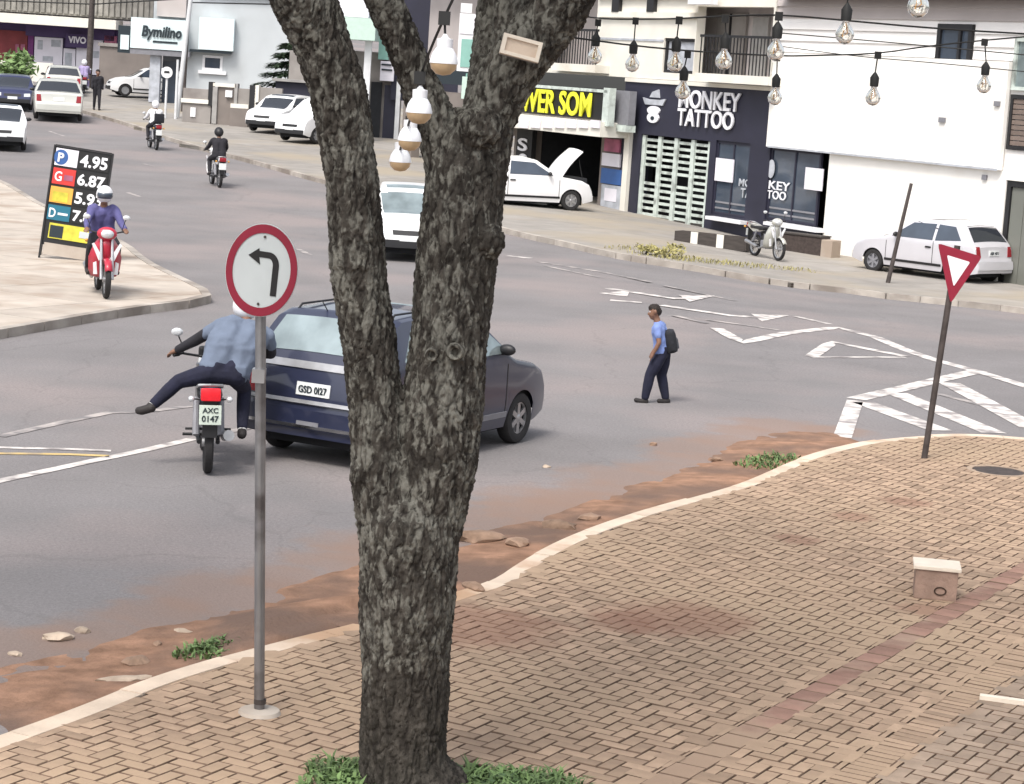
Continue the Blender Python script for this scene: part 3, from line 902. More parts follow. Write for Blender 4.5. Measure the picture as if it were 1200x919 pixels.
# ------------------------------------------------------------------ facades: a local frame (x along the wall, y into the building, z up)
class Fac:
    def __init__(s, P0, ang):
        s.P0, s.a = V(P0), ang
        s.u = V((math.cos(ang), math.sin(ang), 0)); s.n = V((-math.sin(ang), math.cos(ang), 0))
    def sz(s, px, py, y=0.0):
        d = ray(px, py)
        t = (s.P0 + s.n * y - CAM).dot(s.n) / d.dot(s.n)
        p = CAM + d * t - s.P0
        return p.dot(s.u), p.z
    def rect(s, l, t, r, b, y=0.0):
        mx, my = (l + r) / 2, (t + b) / 2
        return s.sz(l, my, y)[0], s.sz(r, my, y)[0], s.sz(mx, b, y)[1], s.sz(mx, t, y)[1]
    def bx(s, mb, l, t, r, b, y0, y1, yp=None):
        x0, x1, z0, z1 = s.rect(l, t, r, b, y0 if yp is None else yp)
        return mb.box(x0, x1, y0, y1, z0, z1)
    def root(s, name, label, cat, group=None):
        return thing(name, label, cat, s.P0, s.a, group)
    def part(s, name, m, parent, l, t, r, b, y0, y1, yp=None):
        return s.bx(MB(), l, t, r, b, y0, y1, yp).build(name, m, parent)
def wall_with_holes(mb, x0, x1, z0, z1, y0, y1, holes):
    """a wall slab cut round rectangular openings (hx0, hx1, hz0, hz1)"""
    X = sorted(set([x0, x1] + [h for q in holes for h in q[:2]])); Z = sorted(set([z0, z1] + [h for q in holes for h in q[2:]]))
    for i in range(len(X) - 1):
        for j in range(len(Z) - 1):
            cx, cz = (X[i] + X[i + 1]) / 2, (Z[j] + Z[j + 1]) / 2
            if not (x0 < cx < x1 and z0 < cz < z1): continue
            if any(h[0] < cx < h[1] and h[2] < cz < h[3] for h in holes): continue
            mb.box(X[i], X[i + 1], y0, y1, Z[j], Z[j + 1])
    return mb

A0, A1 = G(744, 250, 0.1), G(1025, 307, 0.1)
angA = math.atan2(A1.y - A0.y, A1.x - A0.x)
FA = Fac((A0.x, A0.y, 0), angA)
# ---- tattoo shop
tat = FA.root('tattoo_shop', 'dark navy tattoo shop front with white lettering and pale barred gate', 'shop')
x0, x1, _, zt_ = FA.rect(733, 101, 962, 101)
z0 = -0.6
gx0, gx1, gz0, gz1 = FA.rect(748, 161, 829, 256)
wlx0, wlx1, wlz0, wlz1 = FA.rect(836, 166, 876, 254)
wrx0, wrx1, wrz0, wrz1 = FA.rect(899, 175, 958, 262)
ztop = FA.sz(815, 101)[1]
wall_with_holes(MB(), x0, x1, z0, ztop, 0, 0.35, [(gx0, gx1, z0 + 0.2, gz1), (wlx0, wlx1, wlz0, wlz1), (wrx0, wrx1, wrz0, wrz1)]).build('wall', M['navy_wall'], tat)
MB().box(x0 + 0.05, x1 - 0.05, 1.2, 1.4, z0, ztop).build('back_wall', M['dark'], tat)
MB().box(x0 + .02, x1, -0.05, 6, ztop + 0.003, ztop + 0.12).build('roof_slab', M['cream'], tat)
gt = MB().box(gx0, gx1, 0.10, 0.14, gz0 - .35, gz0 - .22).build('gate', M['gate'], tat)
nbar = 5
for i in range(nbar):
    x = gx0 + (gx1 - gx0) * (0.02 + 0.96 * i / (nbar - 1))
    MB().box(x - 0.09, x + 0.09, 0.05, 0.13, gz0 - .2, gz1 - 0.02).build('gate_post', M['gate'], gt)
rnd = random.Random(5)
for c in range(nbar - 1):
    xa = gx0 + (gx1 - gx0) * (0.02 + 0.96 * c / (nbar - 1)) + 0.11; xb = gx0 + (gx1 - gx0) * (0.02 + 0.96 * (c + 1) / (nbar - 1)) - 0.11
    n = 13
    for k in range(n):
        z = gz0 - .1 + (gz1 - gz0 + .05) * (k + 0.5) / n
        if (c == 0 and k in (7, 6)) or (c == 2 and k in (6,)): continue
        MB().box(xa, xb, 0.09, 0.12, z - 0.045, z + 0.04).build('gate_slat', M['gate'], gt)
for (a0, a1, b0, b1) in ((wlx0, wlx1, wlz0, wlz1), (wrx0, wrx1, wrz0, wrz1)):
    wf = wall_with_holes(MB(), a0 + .003, a1 - .003, b0 + .003, b1 - .003, 0.05, 0.12, [(a0 + .08, (a0 + a1) / 2 - .03, b0 + .08, b1 - .08), ((a0 + a1) / 2 + .03, a1 - .08, b0 + .08, b1 - .08)]).build('window', M['navy_wall'], tat)
    MB().box(a0 + .05, a1 - .05, 0.08, 0.095, b0 + .05, b1 - .05).build('pane', M['window'], wf)
    for f in (0.08, 0.16):
        z = b0 + (b1 - b0) * f
        MB().box(a0 + .1, a1 - .1, 0.055, 0.075, z, z + 0.05).build('window_bar', M['greyplastic'], wf)
FA.part('window_sill', M['white_plastic'], tat, 826, 256, 868, 260, -0.3, -0.003)
FA.part('window_sill', M['white_plastic'], tat, 894, 263, 956, 268, -0.3, -0.003)
FA.part('poster', M['banner'], tat, 838, 186, 859, 213, 0.02, 0.05)
FA.part('poster', M['banner'], tat, 943, 197, 964, 223, -0.03, -0.005)
def ftext(F, parent, body, m, l, t, r, b, y=-0.06, depth=0.05, bold=0.0, name='lettering', shear=0):
    a0, a1, b0, b1 = F.rect(l, t, r, b, y)
    return text(body, m, parent, a1 - a0, b1 - b0, (a0, y, b0), depth=depth, bold=bold, name=name, shear=shear)
ftext(FA, tat, 'MONKEY', M['letter_white'], 796, 107, 868, 129, bold=0.015)
ftext(FA, tat, 'TATTOO', M['letter_white'], 794, 129, 860, 150, bold=0.015)
ftext(FA, tat, 'MO', M['print_grey'], 866, 210, 880, 219, 0.04, 0.02, 0.01)
ftext(FA, tat, 'TA', M['print_grey'], 868, 221, 880, 232, 0.04, 0.02, 0.01)
ftext(FA, tat, 'KEY', M['letter_white'], 901, 213, 926, 223, 0.04, 0.02, 0.01)
ftext(FA, tat, 'TOO', M['letter_white'], 899, 224, 921, 234, 0.04, 0.02, 0.01)
# emblem: cap above a pale face, flat cut-outs on the wall
ex0, ex1, ez0, ez1 = FA.rect(754, 104, 781, 144)
ew, eh = ex1 - ex0, ez1 - ez0
RX = Mx.Rotation(R(90), 4, 'X')
def ell(cx, cz, rx, rz, n=18): return [(cx + rx * math.cos(2 * math.pi * k / n), cz + rz * math.sin(2 * math.pi * k / n)) for k in range(n)]
em = MB().prism([(ex0, ez0 + eh * .72), (ex0 + ew * .12, ez0 + eh * .52), (ex0 + ew * .88, ez0 + eh * .52), (ex1, ez0 + eh * .72), (ex0 + ew * .75, ez0 + eh * .68), (ex0 + ew * .25, ez0 + eh * .68)], 0.004, 0.05, RX).build('emblem', M['print_grey'], tat)
MB().prism([(ex0 + ew * .3, ez0 + eh * .74), (ex0 + ew * .72, ez0 + eh * .74), (ex0 + ew * .66, ez0 + eh * .98), (ex0 + ew * .4, ez0 + eh * .9)], 0.004, 0.05, RX).build('emblem_cap', M['print_grey'], em)
fm = MB().prism(ell(ex0 + ew * .5, ez0 + eh * .36, ew * .27, eh * .13), 0.004, 0.05, RX)
fm.prism(ell(ex0 + ew * .5, ez0 + eh * .15, ew * .25, eh * .16), 0.004, 0.054, RX)
fm.build('emblem_face', M['letter_white'], em)
MB().prism(ell(ex0 + ew * .5, ez0 + eh * .13, ew * .08, eh * .06), 0.056, 0.064, RX).build('emblem_mouth', M['letter_dark'], em)
wl = MB().prism(ell(FA.sz(903, 198)[0], FA.sz(903, 198)[1], .16, .26), -0.03, -0.015, RX)
wl.build('window_emblem', M['print_grey'], tat)

# ---- sound shop with open garage (left of the tattoo shop, partly behind the tree)
snd = FA.root('sound_shop', 'car sound shop with yellow sign on black and open dark garage bay', 'shop')
sx0, sx1, _, _ = FA.rect(470, 160, 733, 160)
dx0, dx1, dz0, dz1 = FA.rect(622, 152, 702, 246)
stz = FA.sz(650, 102)[1]
gl0, gl1, glz0, glz1 = FA.rect(480, 152, 600, 246)
wall_with_holes(MB(), sx0, sx1 - 0.01, -0.3, stz - .45, 0.02, 0.35, [(dx0, dx1, -0.29, dz1), (gl0, gl1, -0.29, glz1)]).build('wall', M['brown_wall'], snd)
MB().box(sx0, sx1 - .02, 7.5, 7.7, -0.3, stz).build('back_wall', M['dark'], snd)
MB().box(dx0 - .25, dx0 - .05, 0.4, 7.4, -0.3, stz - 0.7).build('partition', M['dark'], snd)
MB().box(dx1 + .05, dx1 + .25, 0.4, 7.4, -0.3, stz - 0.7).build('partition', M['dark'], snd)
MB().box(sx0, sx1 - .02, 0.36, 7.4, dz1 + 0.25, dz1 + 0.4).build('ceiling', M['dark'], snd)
FA.part('awning', M['cream'], snd, 560, 136, 704, 153, -1.1, 0.015, -1.1)
for k in range(7):
    l = 606 + k * 14
    FA.part('awning_panel', M['banner'], snd, l + 1.5, 141, l + 12, 150, -1.16, -1.104, -1.16)
sg = FA.part('sign_board', M['sign_black'], snd, 560, 103, 708, 134, -0.9, -0.7, -0.9)
fr = MB()
FA.bx(fr, 560, 100, 712, 103.4, -0.96, -0.68); FA.bx(fr, 706, 103, 713, 148, -0.96, -0.72)
fr.build('sign_frame', M['gate'], snd)
ftext(FA, snd, 'POWER SOM', M['letter_yellow'], 590, 105, 693, 133, -0.95, 0.04, 0.02)
FA.part('rolled_banner', M['greyplastic'], snd, 714, 106, 737, 146, -0.5, -0.25, -0.5)
FA.part('banner_bar', M['gate'], snd, 711, 146, 735, 154, -0.55, -0.2, -0.5)
FA.part('poster', M['pink'], snd, 708, 163, 726, 178, -0.06, 0.015)
FA.part('poster', M['banner'], snd, 705, 180, 726, 195, -0.06, 0.015)
FA.part('poster', M['panel_blue'], snd, 704, 198, 728, 216, -0.06, 0.015)
FA.part('poster', M['print_grey'], snd, 704, 217, 727, 245, -0.06, 0.015)
FA.part('poster', M['banner'], snd, 708, 221, 722, 236, -0.075, -0.063)
FA.part('door_post', M['cream'], snd, 729, 152, 735, 250, -0.12, 0.015)
FA.part('pillar_sign', M['sign_black'], snd, 604, 152, 622, 222, -0.16, 0.015)
for k, ch in enumerate('SOM'):
    ftext(FA, snd, ch, M['letter_white'], 607, 162 + k * 18, 618, 177 + k * 18, -0.19, 0.03, 0.02)

# ---- white corner building, ground floor wall, blank panel and sided upper floor
wb = FA.root('white_building', 'big white two storey building with blank panel, upper sided wall and garage door', 'building')
wx0, wx1 = FA.sz(966, 250)[0], FA.sz(1330, 300)[0]
pz0 = FA.sz(1040, 186)[1]
ptop = FA.sz(1040, 66, -0.5)[1]
gd0, gd1, gdz0, gdz1 = FA.rect(1172, 215, 1262, 345)
bw0, bw1, bwz0, bwz1 = FA.rect(1181, 112, 1240, 178)
wall_with_holes(MB(), wx0, wx1, -1.6, pz0, 0.01, 0.4, [(gd0, gd1, -1.59, gdz1)]).build('wall', M['white_wall'], wb)
ux0 = FA.sz(902, 118, -0.12)[0]; ux1 = FA.sz(1176, 140, -0.12)[0]
MB().box(ux0, ux1, -0.12, -0.004, pz0, ptop).build('blank_panel', M['white_wall'], wb)
MB().box(ux0 + .1, ux1 - .05, -0.14, -0.123, pz0 - 0.02, pz0 + 0.03).build('panel_flashing', M['print_grey'], wb)
s20 = FA.sz(906, 60)[0]
wz1 = FA.sz(1040, -60)[1]
wn = FA.rect(1098, 28, 1139, 79)
wr = FA.rect(1188, 45, 1262, 108)
holes = [wn, wr, (bw0, bw1, bwz0, bwz1)]
wall_with_holes(MB(), s20, wx1, pz0 + .004, wz1, 0.06, 0.4, holes).build('upper_wall', M['siding'], wb)
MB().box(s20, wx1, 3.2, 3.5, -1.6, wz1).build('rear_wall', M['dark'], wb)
MB().box(wx1 - .3, wx1 - .003, 0.42, 3.19, -1.6, wz1).build('end_wall', M['white_wall'], wb)
MB().box(s20 + .01, s20 + .3, 0.42, 3.19, pz0, wz1).build('end_wall', M['white_wall'], wb)
# siding boards with open laps
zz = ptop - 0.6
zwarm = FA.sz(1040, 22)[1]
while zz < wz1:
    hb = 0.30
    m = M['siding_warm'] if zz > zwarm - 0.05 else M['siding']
    segs = [(s20, wx1)]
    for h in holes:
        if zz + hb > h[2] - .05 and zz < h[3] + .05:
            segs = [q for (a, b_) in segs for q in ((a, min(b_, h[0] - .06)), (max(a, h[1] + .06), b_)) if q[1] - q[0] > 0.1]
    for (a, b_) in segs:
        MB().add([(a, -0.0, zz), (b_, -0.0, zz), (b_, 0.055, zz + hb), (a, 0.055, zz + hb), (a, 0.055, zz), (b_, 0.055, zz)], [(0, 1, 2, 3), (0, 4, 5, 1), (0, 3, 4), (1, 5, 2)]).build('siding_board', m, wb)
    zz += hb + 0.012
FA.part('eave', M['timber'], wb, 905, -16, 1240, -2, -0.5, 0.05, -0.5)
def window(F, parent, h, m_frame, m_glass, y0=0.0, mull=True, fw=0.09):
    a, b_, c, d_ = h
    hs = [(a + fw, (a + b_) / 2 + (b_ - a) * .15 - fw / 3, c + fw, d_ - fw), ((a + b_) / 2 + (b_ - a) * .15 + fw / 3, b_ - fw, c + fw, d_ - fw)] if mull else [(a + fw, b_ - fw, c + fw, d_ - fw)]
    o = wall_with_holes(MB(), a + .004, b_ - .004, c + .004, d_ - .004, y0 - .04, y0 + .1, hs).build('window', m_frame, parent)
    MB().box(a + fw / 2, b_ - fw / 2, y0 + .03, y0 + .05, c + fw / 2, d_ - fw / 2).build('pane', m_glass, o)
    return o
window(FA, wb, wn, M['black'], M['window'], fw=0.13)
window(FA, wb, wr, M['gate'], M['glass_pale'])
o = wall_with_holes(MB(), bw0 + .004, bw1 - .004, bwz0 + .004, bwz1 - .004, 0.0, 0.12, [(bw0 + .1, bw1 - .1, bwz0 + .1, bwz1 - .1)]).build('shutter', M['black'], wb)
for k in range(9):
    z = bwz0 + .1 + (bwz1 - bwz0 - .2) * k / 9
    MB().box(bw0 + .1, bw1 - .1, 0.03, 0.07, z + .01, z + (bwz1 - bwz0 - .2) / 9 - .01).build('slat', M['shutter'], o)
o = wall_with_holes(MB(), gd0 + .004, gd1 - .004, -1.5, gdz1 - .004, 0.05, 0.2, [(gd0 + .15, gd1 - .15, -1.49, gdz1 - .15)]).build('garage_door', M['black'], wb)
for k in range(5):
    a = gd0 + .15 + (gd1 - gd0 - .3) * k / 5
    MB().box(a + .01, a + (gd1 - gd0 - .3) / 5 - .01, 0.1, 0.15, -1.4, gdz1 - .16).build('door_panel', M['garage'], o)
MB().box(*FA.rect(1106, 138, 1113, 144)[:2], -0.18, -0.123, *FA.rect(1106, 138, 1113, 144)[2:]).build('wall_lamp', M['greyplastic'], wb)
MB().box(*FA.rect(1171, 119, 1177, 125)[:2], -0.18, -0.123, *FA.rect(1171, 119, 1177, 125)[2:]).build('wall_lamp', M['greyplastic'], wb)
MB().box(*FA.rect(1152, 205, 1157, 211)[:2], -0.05, 0.005, *FA.rect(1152, 205, 1157, 211)[2:]).build('wall_lamp', M['greyplastic'], wb)

# ---- upper storey with balconies above both shops
ub = FA.root('balcony_building', 'cream upper storey with dark recessed balconies over the two shops', 'building')
b0x, b1x = FA.sz(470, 60)[0], s20 - .02
ubz0, ubz1 = ztop + 0.13, FA.sz(760, -70)[1]
r1 = FA.rect(815, 8, 904, 92)       # right balcony recess
r2 = FA.rect(777, 45, 813, 86)      # window beside it
r3 = FA.rect(640, -20, 699, 82)     # left recess
r4 = FA.rect(470, -40, 560, 76)
wall_with_holes(MB(), b0x, b1x, ubz0, ubz1, 0.0, 0.3, [r1, r2, r3, r4]).build('wall', M['cream'], ub)
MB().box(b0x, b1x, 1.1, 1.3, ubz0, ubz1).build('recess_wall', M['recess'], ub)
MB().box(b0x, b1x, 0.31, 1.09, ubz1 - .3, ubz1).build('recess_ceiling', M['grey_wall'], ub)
for (l, r) in ((816, 903), (640, 699)):
    a0, a1, c0, c1 = FA.rect(l, 74 if l > 700 else 66, r, 97 if l > 700 else 83, -0.5)
    MB().box(a0, a1, -0.55, 1.05, c0 - .02, c0 + .22).build('balcony_slab', M['cream'], ub)
    rl = MB().box(a0 + .05, a1 - .05, -0.5, -0.44, c0 + 1.25, c0 + 1.32).build('railing', M['black'], ub)
    n = max(4, int((a1 - a0) / 0.16))
    for k in range(n):
        x = a0 + .1 + (a1 - a0 - .2) * k / (n - 1)
        MB().box(x - .012, x + .012, -0.485, -0.455, c0 + .225, c0 + 1.248).build('baluster', M['black'], rl)
dr = FA.rect(838, 16, 872, 92, 1.0)
o = MB().box(dr[0], dr[1], 1.0, 1.09, dr[2], dr[3]).build('balcony_door', M['grey_wall'], ub)
MB().box((dr[0] + dr[1]) / 2 - .03, (dr[0] + dr[1]) / 2 + .03, .95, .995, dr[2], dr[3]).build('door_bar', M['black'], o)
dr = FA.rect(880, 20, 898, 92, 1.0)
MB().box(dr[0], dr[1], 1.0, 1.09, dr[2], dr[3]).build('balcony_door', M['concrete'], ub)
window(FA, ub, r2, M['black'], M['print_grey'], 0.1, False)
for (l, t, r, b_) in ((700, 14, 814, 21), (700, -6, 814, -1)):
    FA.part('wall_ledge', M['cream'], ub, l, t, r, b_, -0.12, -0.003)
for l in (717, 758):
    FA.part('drain_pipe', M['black'], ub, l, -8, l + 8, 14, -0.14, -0.003)
FA.part('joint_cover', M['print_grey'], ub, 700, 45, 777, 47.5, -0.03, -0.003)
FA.part('meter_box', M['white_plastic'], ub, 806, -3, 832, 5, -0.4, -0.125)
FA.part('side_panel', M['navy_wall'], ub, 640, -60, 699, -22, -0.06, -0.003)
FA.part('shop_fascia', M['letter_dark'], ub, 470, 78, 562, 98, -0.12, -0.003)

# ---- low items before the tattoo shop
P = G(836, 290, 0.1)
t = thing('timber_planter', 'low dark timber trough on the verge before the tattoo shop window', 'planter', (P.x, P.y, zt(P.x, P.y) + 0.1), angA + R(28))
for (x0_, x1_, y0_, y1_) in ((-1.0, 1.0, -0.22, -0.18), (-1.0, 1.0, 0.18, 0.22), (-1.04, -1.003, -0.22, 0.22), (1.003, 1.04, -0.22, 0.22)):
    MB().box(x0_, x1_, y0_, y1_, 0, 0.34).build('plank', M['timber'], t)
for x in (-0.45, 0.3): MB().box(x - .1, x + .1, -0.25, -0.223, 0.02, 0.36).build('cleat', M['cream'], t)
MB().box(-0.98, 0.98, -0.17, 0.17, 0.01, 0.28).build('soil', M['soil'], t)
P = G(918, 296, 0.1)
t = thing('dark_trough', 'dark low masonry trough with pale end under the right tattoo shop window', 'planter', (P.x, P.y, zt(P.x, P.y) + 0.1), angA + R(20))
MB().box(-.2, 1.15, .0, .45, 0, .5, bev=.02).build('body', M['iron'], t)
MB().box(1.16, 1.5, -.02, .42, 0, .46, bev=.02).build('end_block', M['slab'], t)
MB().box(-.24, 1.15, -.03, .48, .503, .54).build('rim', M['timber'], t)
def bush(name, label, loc, rx, rz, n, ls, m, seed, cat='bush', group=None, trunk=0.0):
    rnd = random.Random(seed)
    t = thing(name, label, cat, loc, 0, group)
    b = MB()
    cl = [V((rnd.uniform(-.7, .7) * rx, rnd.uniform(-.7, .7) * rx, trunk + rz * rnd.uniform(.25, .8))) for _ in range(9)]
    for _ in range(n):
        c = rnd.choice(cl)
        v_ = V((rnd.gauss(0, 1), rnd.gauss(0, 1), rnd.gauss(0, 1))).normalized() * (rnd.random() ** 0.5)
        p = c + V((v_.x * rx * .5, v_.y * rx * .5, v_.z * rz * .35))
        if p.z < 0.01: p.z = 0.02
        a = V((rnd.gauss(0, 1), rnd.gauss(0, 1), rnd.gauss(0, .6))).normalized(); c2 = a.orthogonal().normalized()
        s1, s2 = ls * rnd.uniform(.6, 1.3), ls * rnd.uniform(.25, .5)
        b.add([p - a * s1, p + c2 * s2, p + a * s1, p - c2 * s2], [(0, 1, 2, 3)])
    b.build('foliage', M[m], t)
    MB().tube([(0, 0, 0), (0.02, 0, trunk + rz * .5)], [rx * .08 + .01, rx * .03 + .005], 6).build('stem', M['timber'], t)
    return t
P = G(783, 301, 0.1)
bush('low_bush', 'small yellowing bush at the left end of the timber trough', (P.x, P.y, P.z), 0.4, 0.3, 230, 0.06, 'dry', 4)
P = G(757, 298, 0.1)
bush('low_bush', 'tiny pale dry bush left of the bigger one on the verge', (P.x, P.y, P.z), 0.28, 0.25, 260, 0.05, 'dry', 6)
def pole(name, label, cat, p, h, r0, r1, m, lean=(0, 0), n=10, group=None):
    o = MB().tube([(0, 0, -0.05), (lean[0] * .5, lean[1] * .5, h * .5), (lean[0], lean[1], h)], [r0, (r0 + r1) / 2, r1], n).build(name, M[m], None, smooth=50)
    o.location = p
    return tag(o, label, cat, group)
P = G(1040, 332, 0.12)
q = AT(1068, 215, P.y) - P
pole('street_post', 'slim dark leaning steel post on the far verge before the white wall', 'post', P, q.z, 0.055, 0.04, 'rust', (q.x, 0))

# ------------------------------------------------------------------ left side of the avenue
FC = Fac((-22, 104, 0), R(2))
zc = 1.9
# ---- clinic with pale blue wall and sign
cl = FC.root('clinic_building', 'pale grey blue building with white sign box and dark square window', 'building')
bx0, bx1, _, bz1 = FC.rect(182, -30, 346, -30)
wv = FC.rect(237, 65, 261, 83)
dv = FC.rect(187, 66, 211, 125)
wall_with_holes(MB(), bx0, bx1, 0.5, bz1, 0, 0.3, [wv, dv]).build('wall', M['blue_wall'], cl)
MB().box(bx0, bx1, 4, 4.2, 0.5, bz1).build('rear_wall', M['dark'], cl)
window(FC, cl, wv, M['white_plastic'], M['window'], 0.02, False, 0.12)
FC.part('window_sill', M['white_plastic'], cl, 232, 83, 265, 87, -0.15, -0.003)
FC.part('sign_board', M['cyan_white'], cl, 153, 22, 217, 58, -0.9, -0.3, -0.9)
FC.part('sign_end', M['letter_dark'], cl, 138, 30, 152.6, 62, -0.86, -0.3, -0.9)
FC.part('sign_end_logo', M['cyan_white'], cl, 141, 41, 151, 58, -0.9, -0.865, -0.9)
FC.part('sign_soffit', M['greyplastic'], cl, 150, 59, 222, 65, -0.85, -0.05, -0.85)
ftext(FC, cl, 'Bymilino', M['letter_dark'], 166, 31, 213, 48, -0.95, 0.04, 0.03, shear=0.15)
FC.part('sign_line', M['letter_dark'], cl, 179, 48.5, 208, 50.8, -0.93, -0.903, -0.9)
FC.part('blank_sign', M['cyan_white'], cl, 233, 21, 274, 59, -0.5, -0.05, -0.5)
FC.part('painted_sign_shadow', M['letter_dark'], cl, 222, 59, 271, 62, -0.45, -0.05, -0.45)  # solid dark bar that stands in for shade below the blank sign
FC.part('column', M['print_grey'], cl, 175, 63, 187, 120, -0.6, -0.05, -0.6)
FC.part('door', M['window'], cl, 190, 72, 208, 124, 0.1, 0.16)
FC.part('roof_band', M['siding_warm'], cl, 184, -6, 218, 20, -0.35, -0.003)
FC.part('roof_band', M['blue_wall'], cl, 232, -14, 346, -4, -0.25, -0.003)
# side wing to the left of the door (porch back wall)
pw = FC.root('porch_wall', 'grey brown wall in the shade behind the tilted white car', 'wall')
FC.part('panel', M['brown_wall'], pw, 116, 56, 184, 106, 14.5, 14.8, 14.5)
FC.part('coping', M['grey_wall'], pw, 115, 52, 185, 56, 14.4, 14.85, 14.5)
# ---- store with banners
FS = Fac((-26, 124, 0), R(2))
st = FS.root('banner_store', 'store with tiled roof, white awning, purple fascia and white banners', 'shop')
FS.part('wall', M['purple'], st, -60, 26, 142, 100, 0, 0.3)
FS.part('awning', M['cream'], st, -40, 18, 136, 29, -2.4, 0.2, -2.4)
fa = FS.part('fascia', M['purple'], st, 30, 31, 134, 45, -0.3, -0.003)
FS.part('mural', M['mural'], st, -60, 34, 32, 70, -0.1, -0.003)
FS.part('mural_figure', M['pink'], st, 18, 52, 22, 62, -0.15, -0.104)
FS.part('mural_figure', M['pink'], st, 24, 52, 29, 72, -0.15, -0.104)
FS.part('side_strip', M['magenta'], st, 32.5, 42, 39, 72, -0.12, -0.003)
for (l, t_, r, b_) in ((40, 44, 73, 88), (74, 57, 88, 88), (89, 56, 103, 88), (104, 46, 120, 88)):
    FS.part('banner', M['banner'], st, l, t_, r, b_, -0.2, -0.105)
for (l, t_, r, b_) in ((44, 47, 50, 58), (60, 47, 71, 55), (50, 66, 62, 72), (76, 62, 84, 80), (107, 60, 116, 68)):
    FS.part('banner_print', M['print_grey'], st, l, t_, r, b_, -0.22, -0.205)
sgn = FS.part('sign_board', M['purple'], st, 77, 40, 103, 56, -0.6, -0.35)
ftext(FS, st, 'VIVO', M['banner'], 80, 43, 101, 51, -0.64, 0.05, 0.04)
FS.part('pink_board', M['pink'], st, 122, 42, 136, 64, -0.3, -0.003)
rf = FS.part('roof', M['roof_tile'], st, -60, -14, 180, 17, -1.2, 6)
a0, a1, c0, c1 = FS.rect(-55, 0, 176, 15, -1.2)
nr_ = 34
for k in range(nr_):
    x = a0 + (a1 - a0) * k / nr_
    MB().box(x + .05, x + (a1 - a0) / nr_ - .05, -1.3, -1.203, c0, c1 + .6).build('roof_tile', M['roof_tile'], rf)
# low wall and shrub at the far left
P = G(10, 105, 0)
bush('roadside_shrub', 'light green shrub at the far left edge behind the parked dark car', (P.x, P.y, P.z), 1.5, 2.0, 900, 0.2, 'grass', 9)
P = G(30, 95, 0)
o = MB().box(-2.2, 1.4, -.1, .1, 0, 1.0).build('low_wall', M['cream'], None); o.location = P
tag(o, 'low pale wall under the red mural at far left', 'wall')

# ---- fence and gates before the clinic
FF = Fac((-17.0, 93, 0), R(-8))
fn = FF.root('front_fence', 'grey brown masonry front fence with dark gate panels and posts', 'fence')
for (nm, m, l, t_, r, b_, y0, y1) in (
    ('wall_panel', 'grey_wall', 214, 104, 247, 144, 0, .2), ('coping', 'cream', 212, 116, 244, 121, -.08, -.003), ('coping', 'cream', 247, 98, 277, 102, -.05, .25), ('coping', 'cream', 270, 122, 291, 127, -.08, .2),
    ('post', 'black', 244, 96, 249, 124, -.06, .26), ('post', 'concrete', 248.5, 102, 254, 145, -.05, .25), ('gate_panel', 'brown_wall', 254.5, 102, 274, 148, .06, .14), ('post', 'concrete', 274.5, 98, 278, 124, -.05, .25),
    ('meter_pillar', 'brown_wall', 269, 127, 290, 158, -.3, .0), ('post', 'black', 292, 100, 299, 132, -.05, .25), ('post', 'cream', 298.5, 100, 303, 130, -.05, .25), ('wall_panel', 'grey_wall', 278, 104, 292, 150, .03, .2), ('wall_panel', 'grey_wall', 303, 103, 330, 140, .02, .2),
    ('mail_slot', 'white_plastic', 264, 106, 272, 114, -.08, .055), ('notice', 'white_plastic', 223, 126, 229, 137, -.05, -.003)):
    FF.part(nm, M[m], fn, l, t_, r, b_, y0, y1)
# ---- conifer, hedge box
P = AT(338, 112, 96)
P = V((P.x, P.y, zt(P.x, P.y)))
ct = thing('conifer_tree', 'dark conifer with drooping tiers beside the pale blue wall', 'tree', P)
topz = AT(345, 42, 96).z - P.z
MB().tube([(0, 0, 0), (0, 0, topz)], [.16, .03], 8).build('trunk', M['timber'], ct)
b = MB(); rnd = random.Random(21)
for tier in range(8):
    z = topz * (0.2 + 0.8 * tier / 8); rad = 2.3 * (1 - tier / 8.4)
    for k in range(9):
        a = 2 * math.pi * (k + rnd.random() * .6) / 9
        for _ in range(70):
            q_ = rnd.random() ** .7
            p = V((math.cos(a) * rad * q_, math.sin(a) * rad * q_, z - .35 * q_ * rad * .5 + rnd.uniform(-.1, .1)))
            d_ = V((math.cos(a + rnd.uniform(-.9, .9)), math.sin(a + rnd.uniform(-.9, .9)), rnd.uniform(-.5, .1))) * .34
            s_ = V((-d_.y, d_.x, 0)).normalized() * .08
            b.add([p - s_, p + s_, p + d_], [(0, 1, 2)])
b.build('crown', M['conifer'], ct)
gb = FF.root('green_annex', 'low dark grey annex behind the two parked white cars', 'building')
FF.part('wall', M['navy_wall'], gb, 322, 96, 372, 140, 1.2, 3.2, 1.2)
FF.part('upper_wall', M['grey_wall'], gb, 336, 60, 380, 95, 1.6, 3.0, 1.2)
FF.part('roof_edge', M['concrete'], gb, 320, 93.5, 374, 96.5, 1.0, 3.3, 1.2)
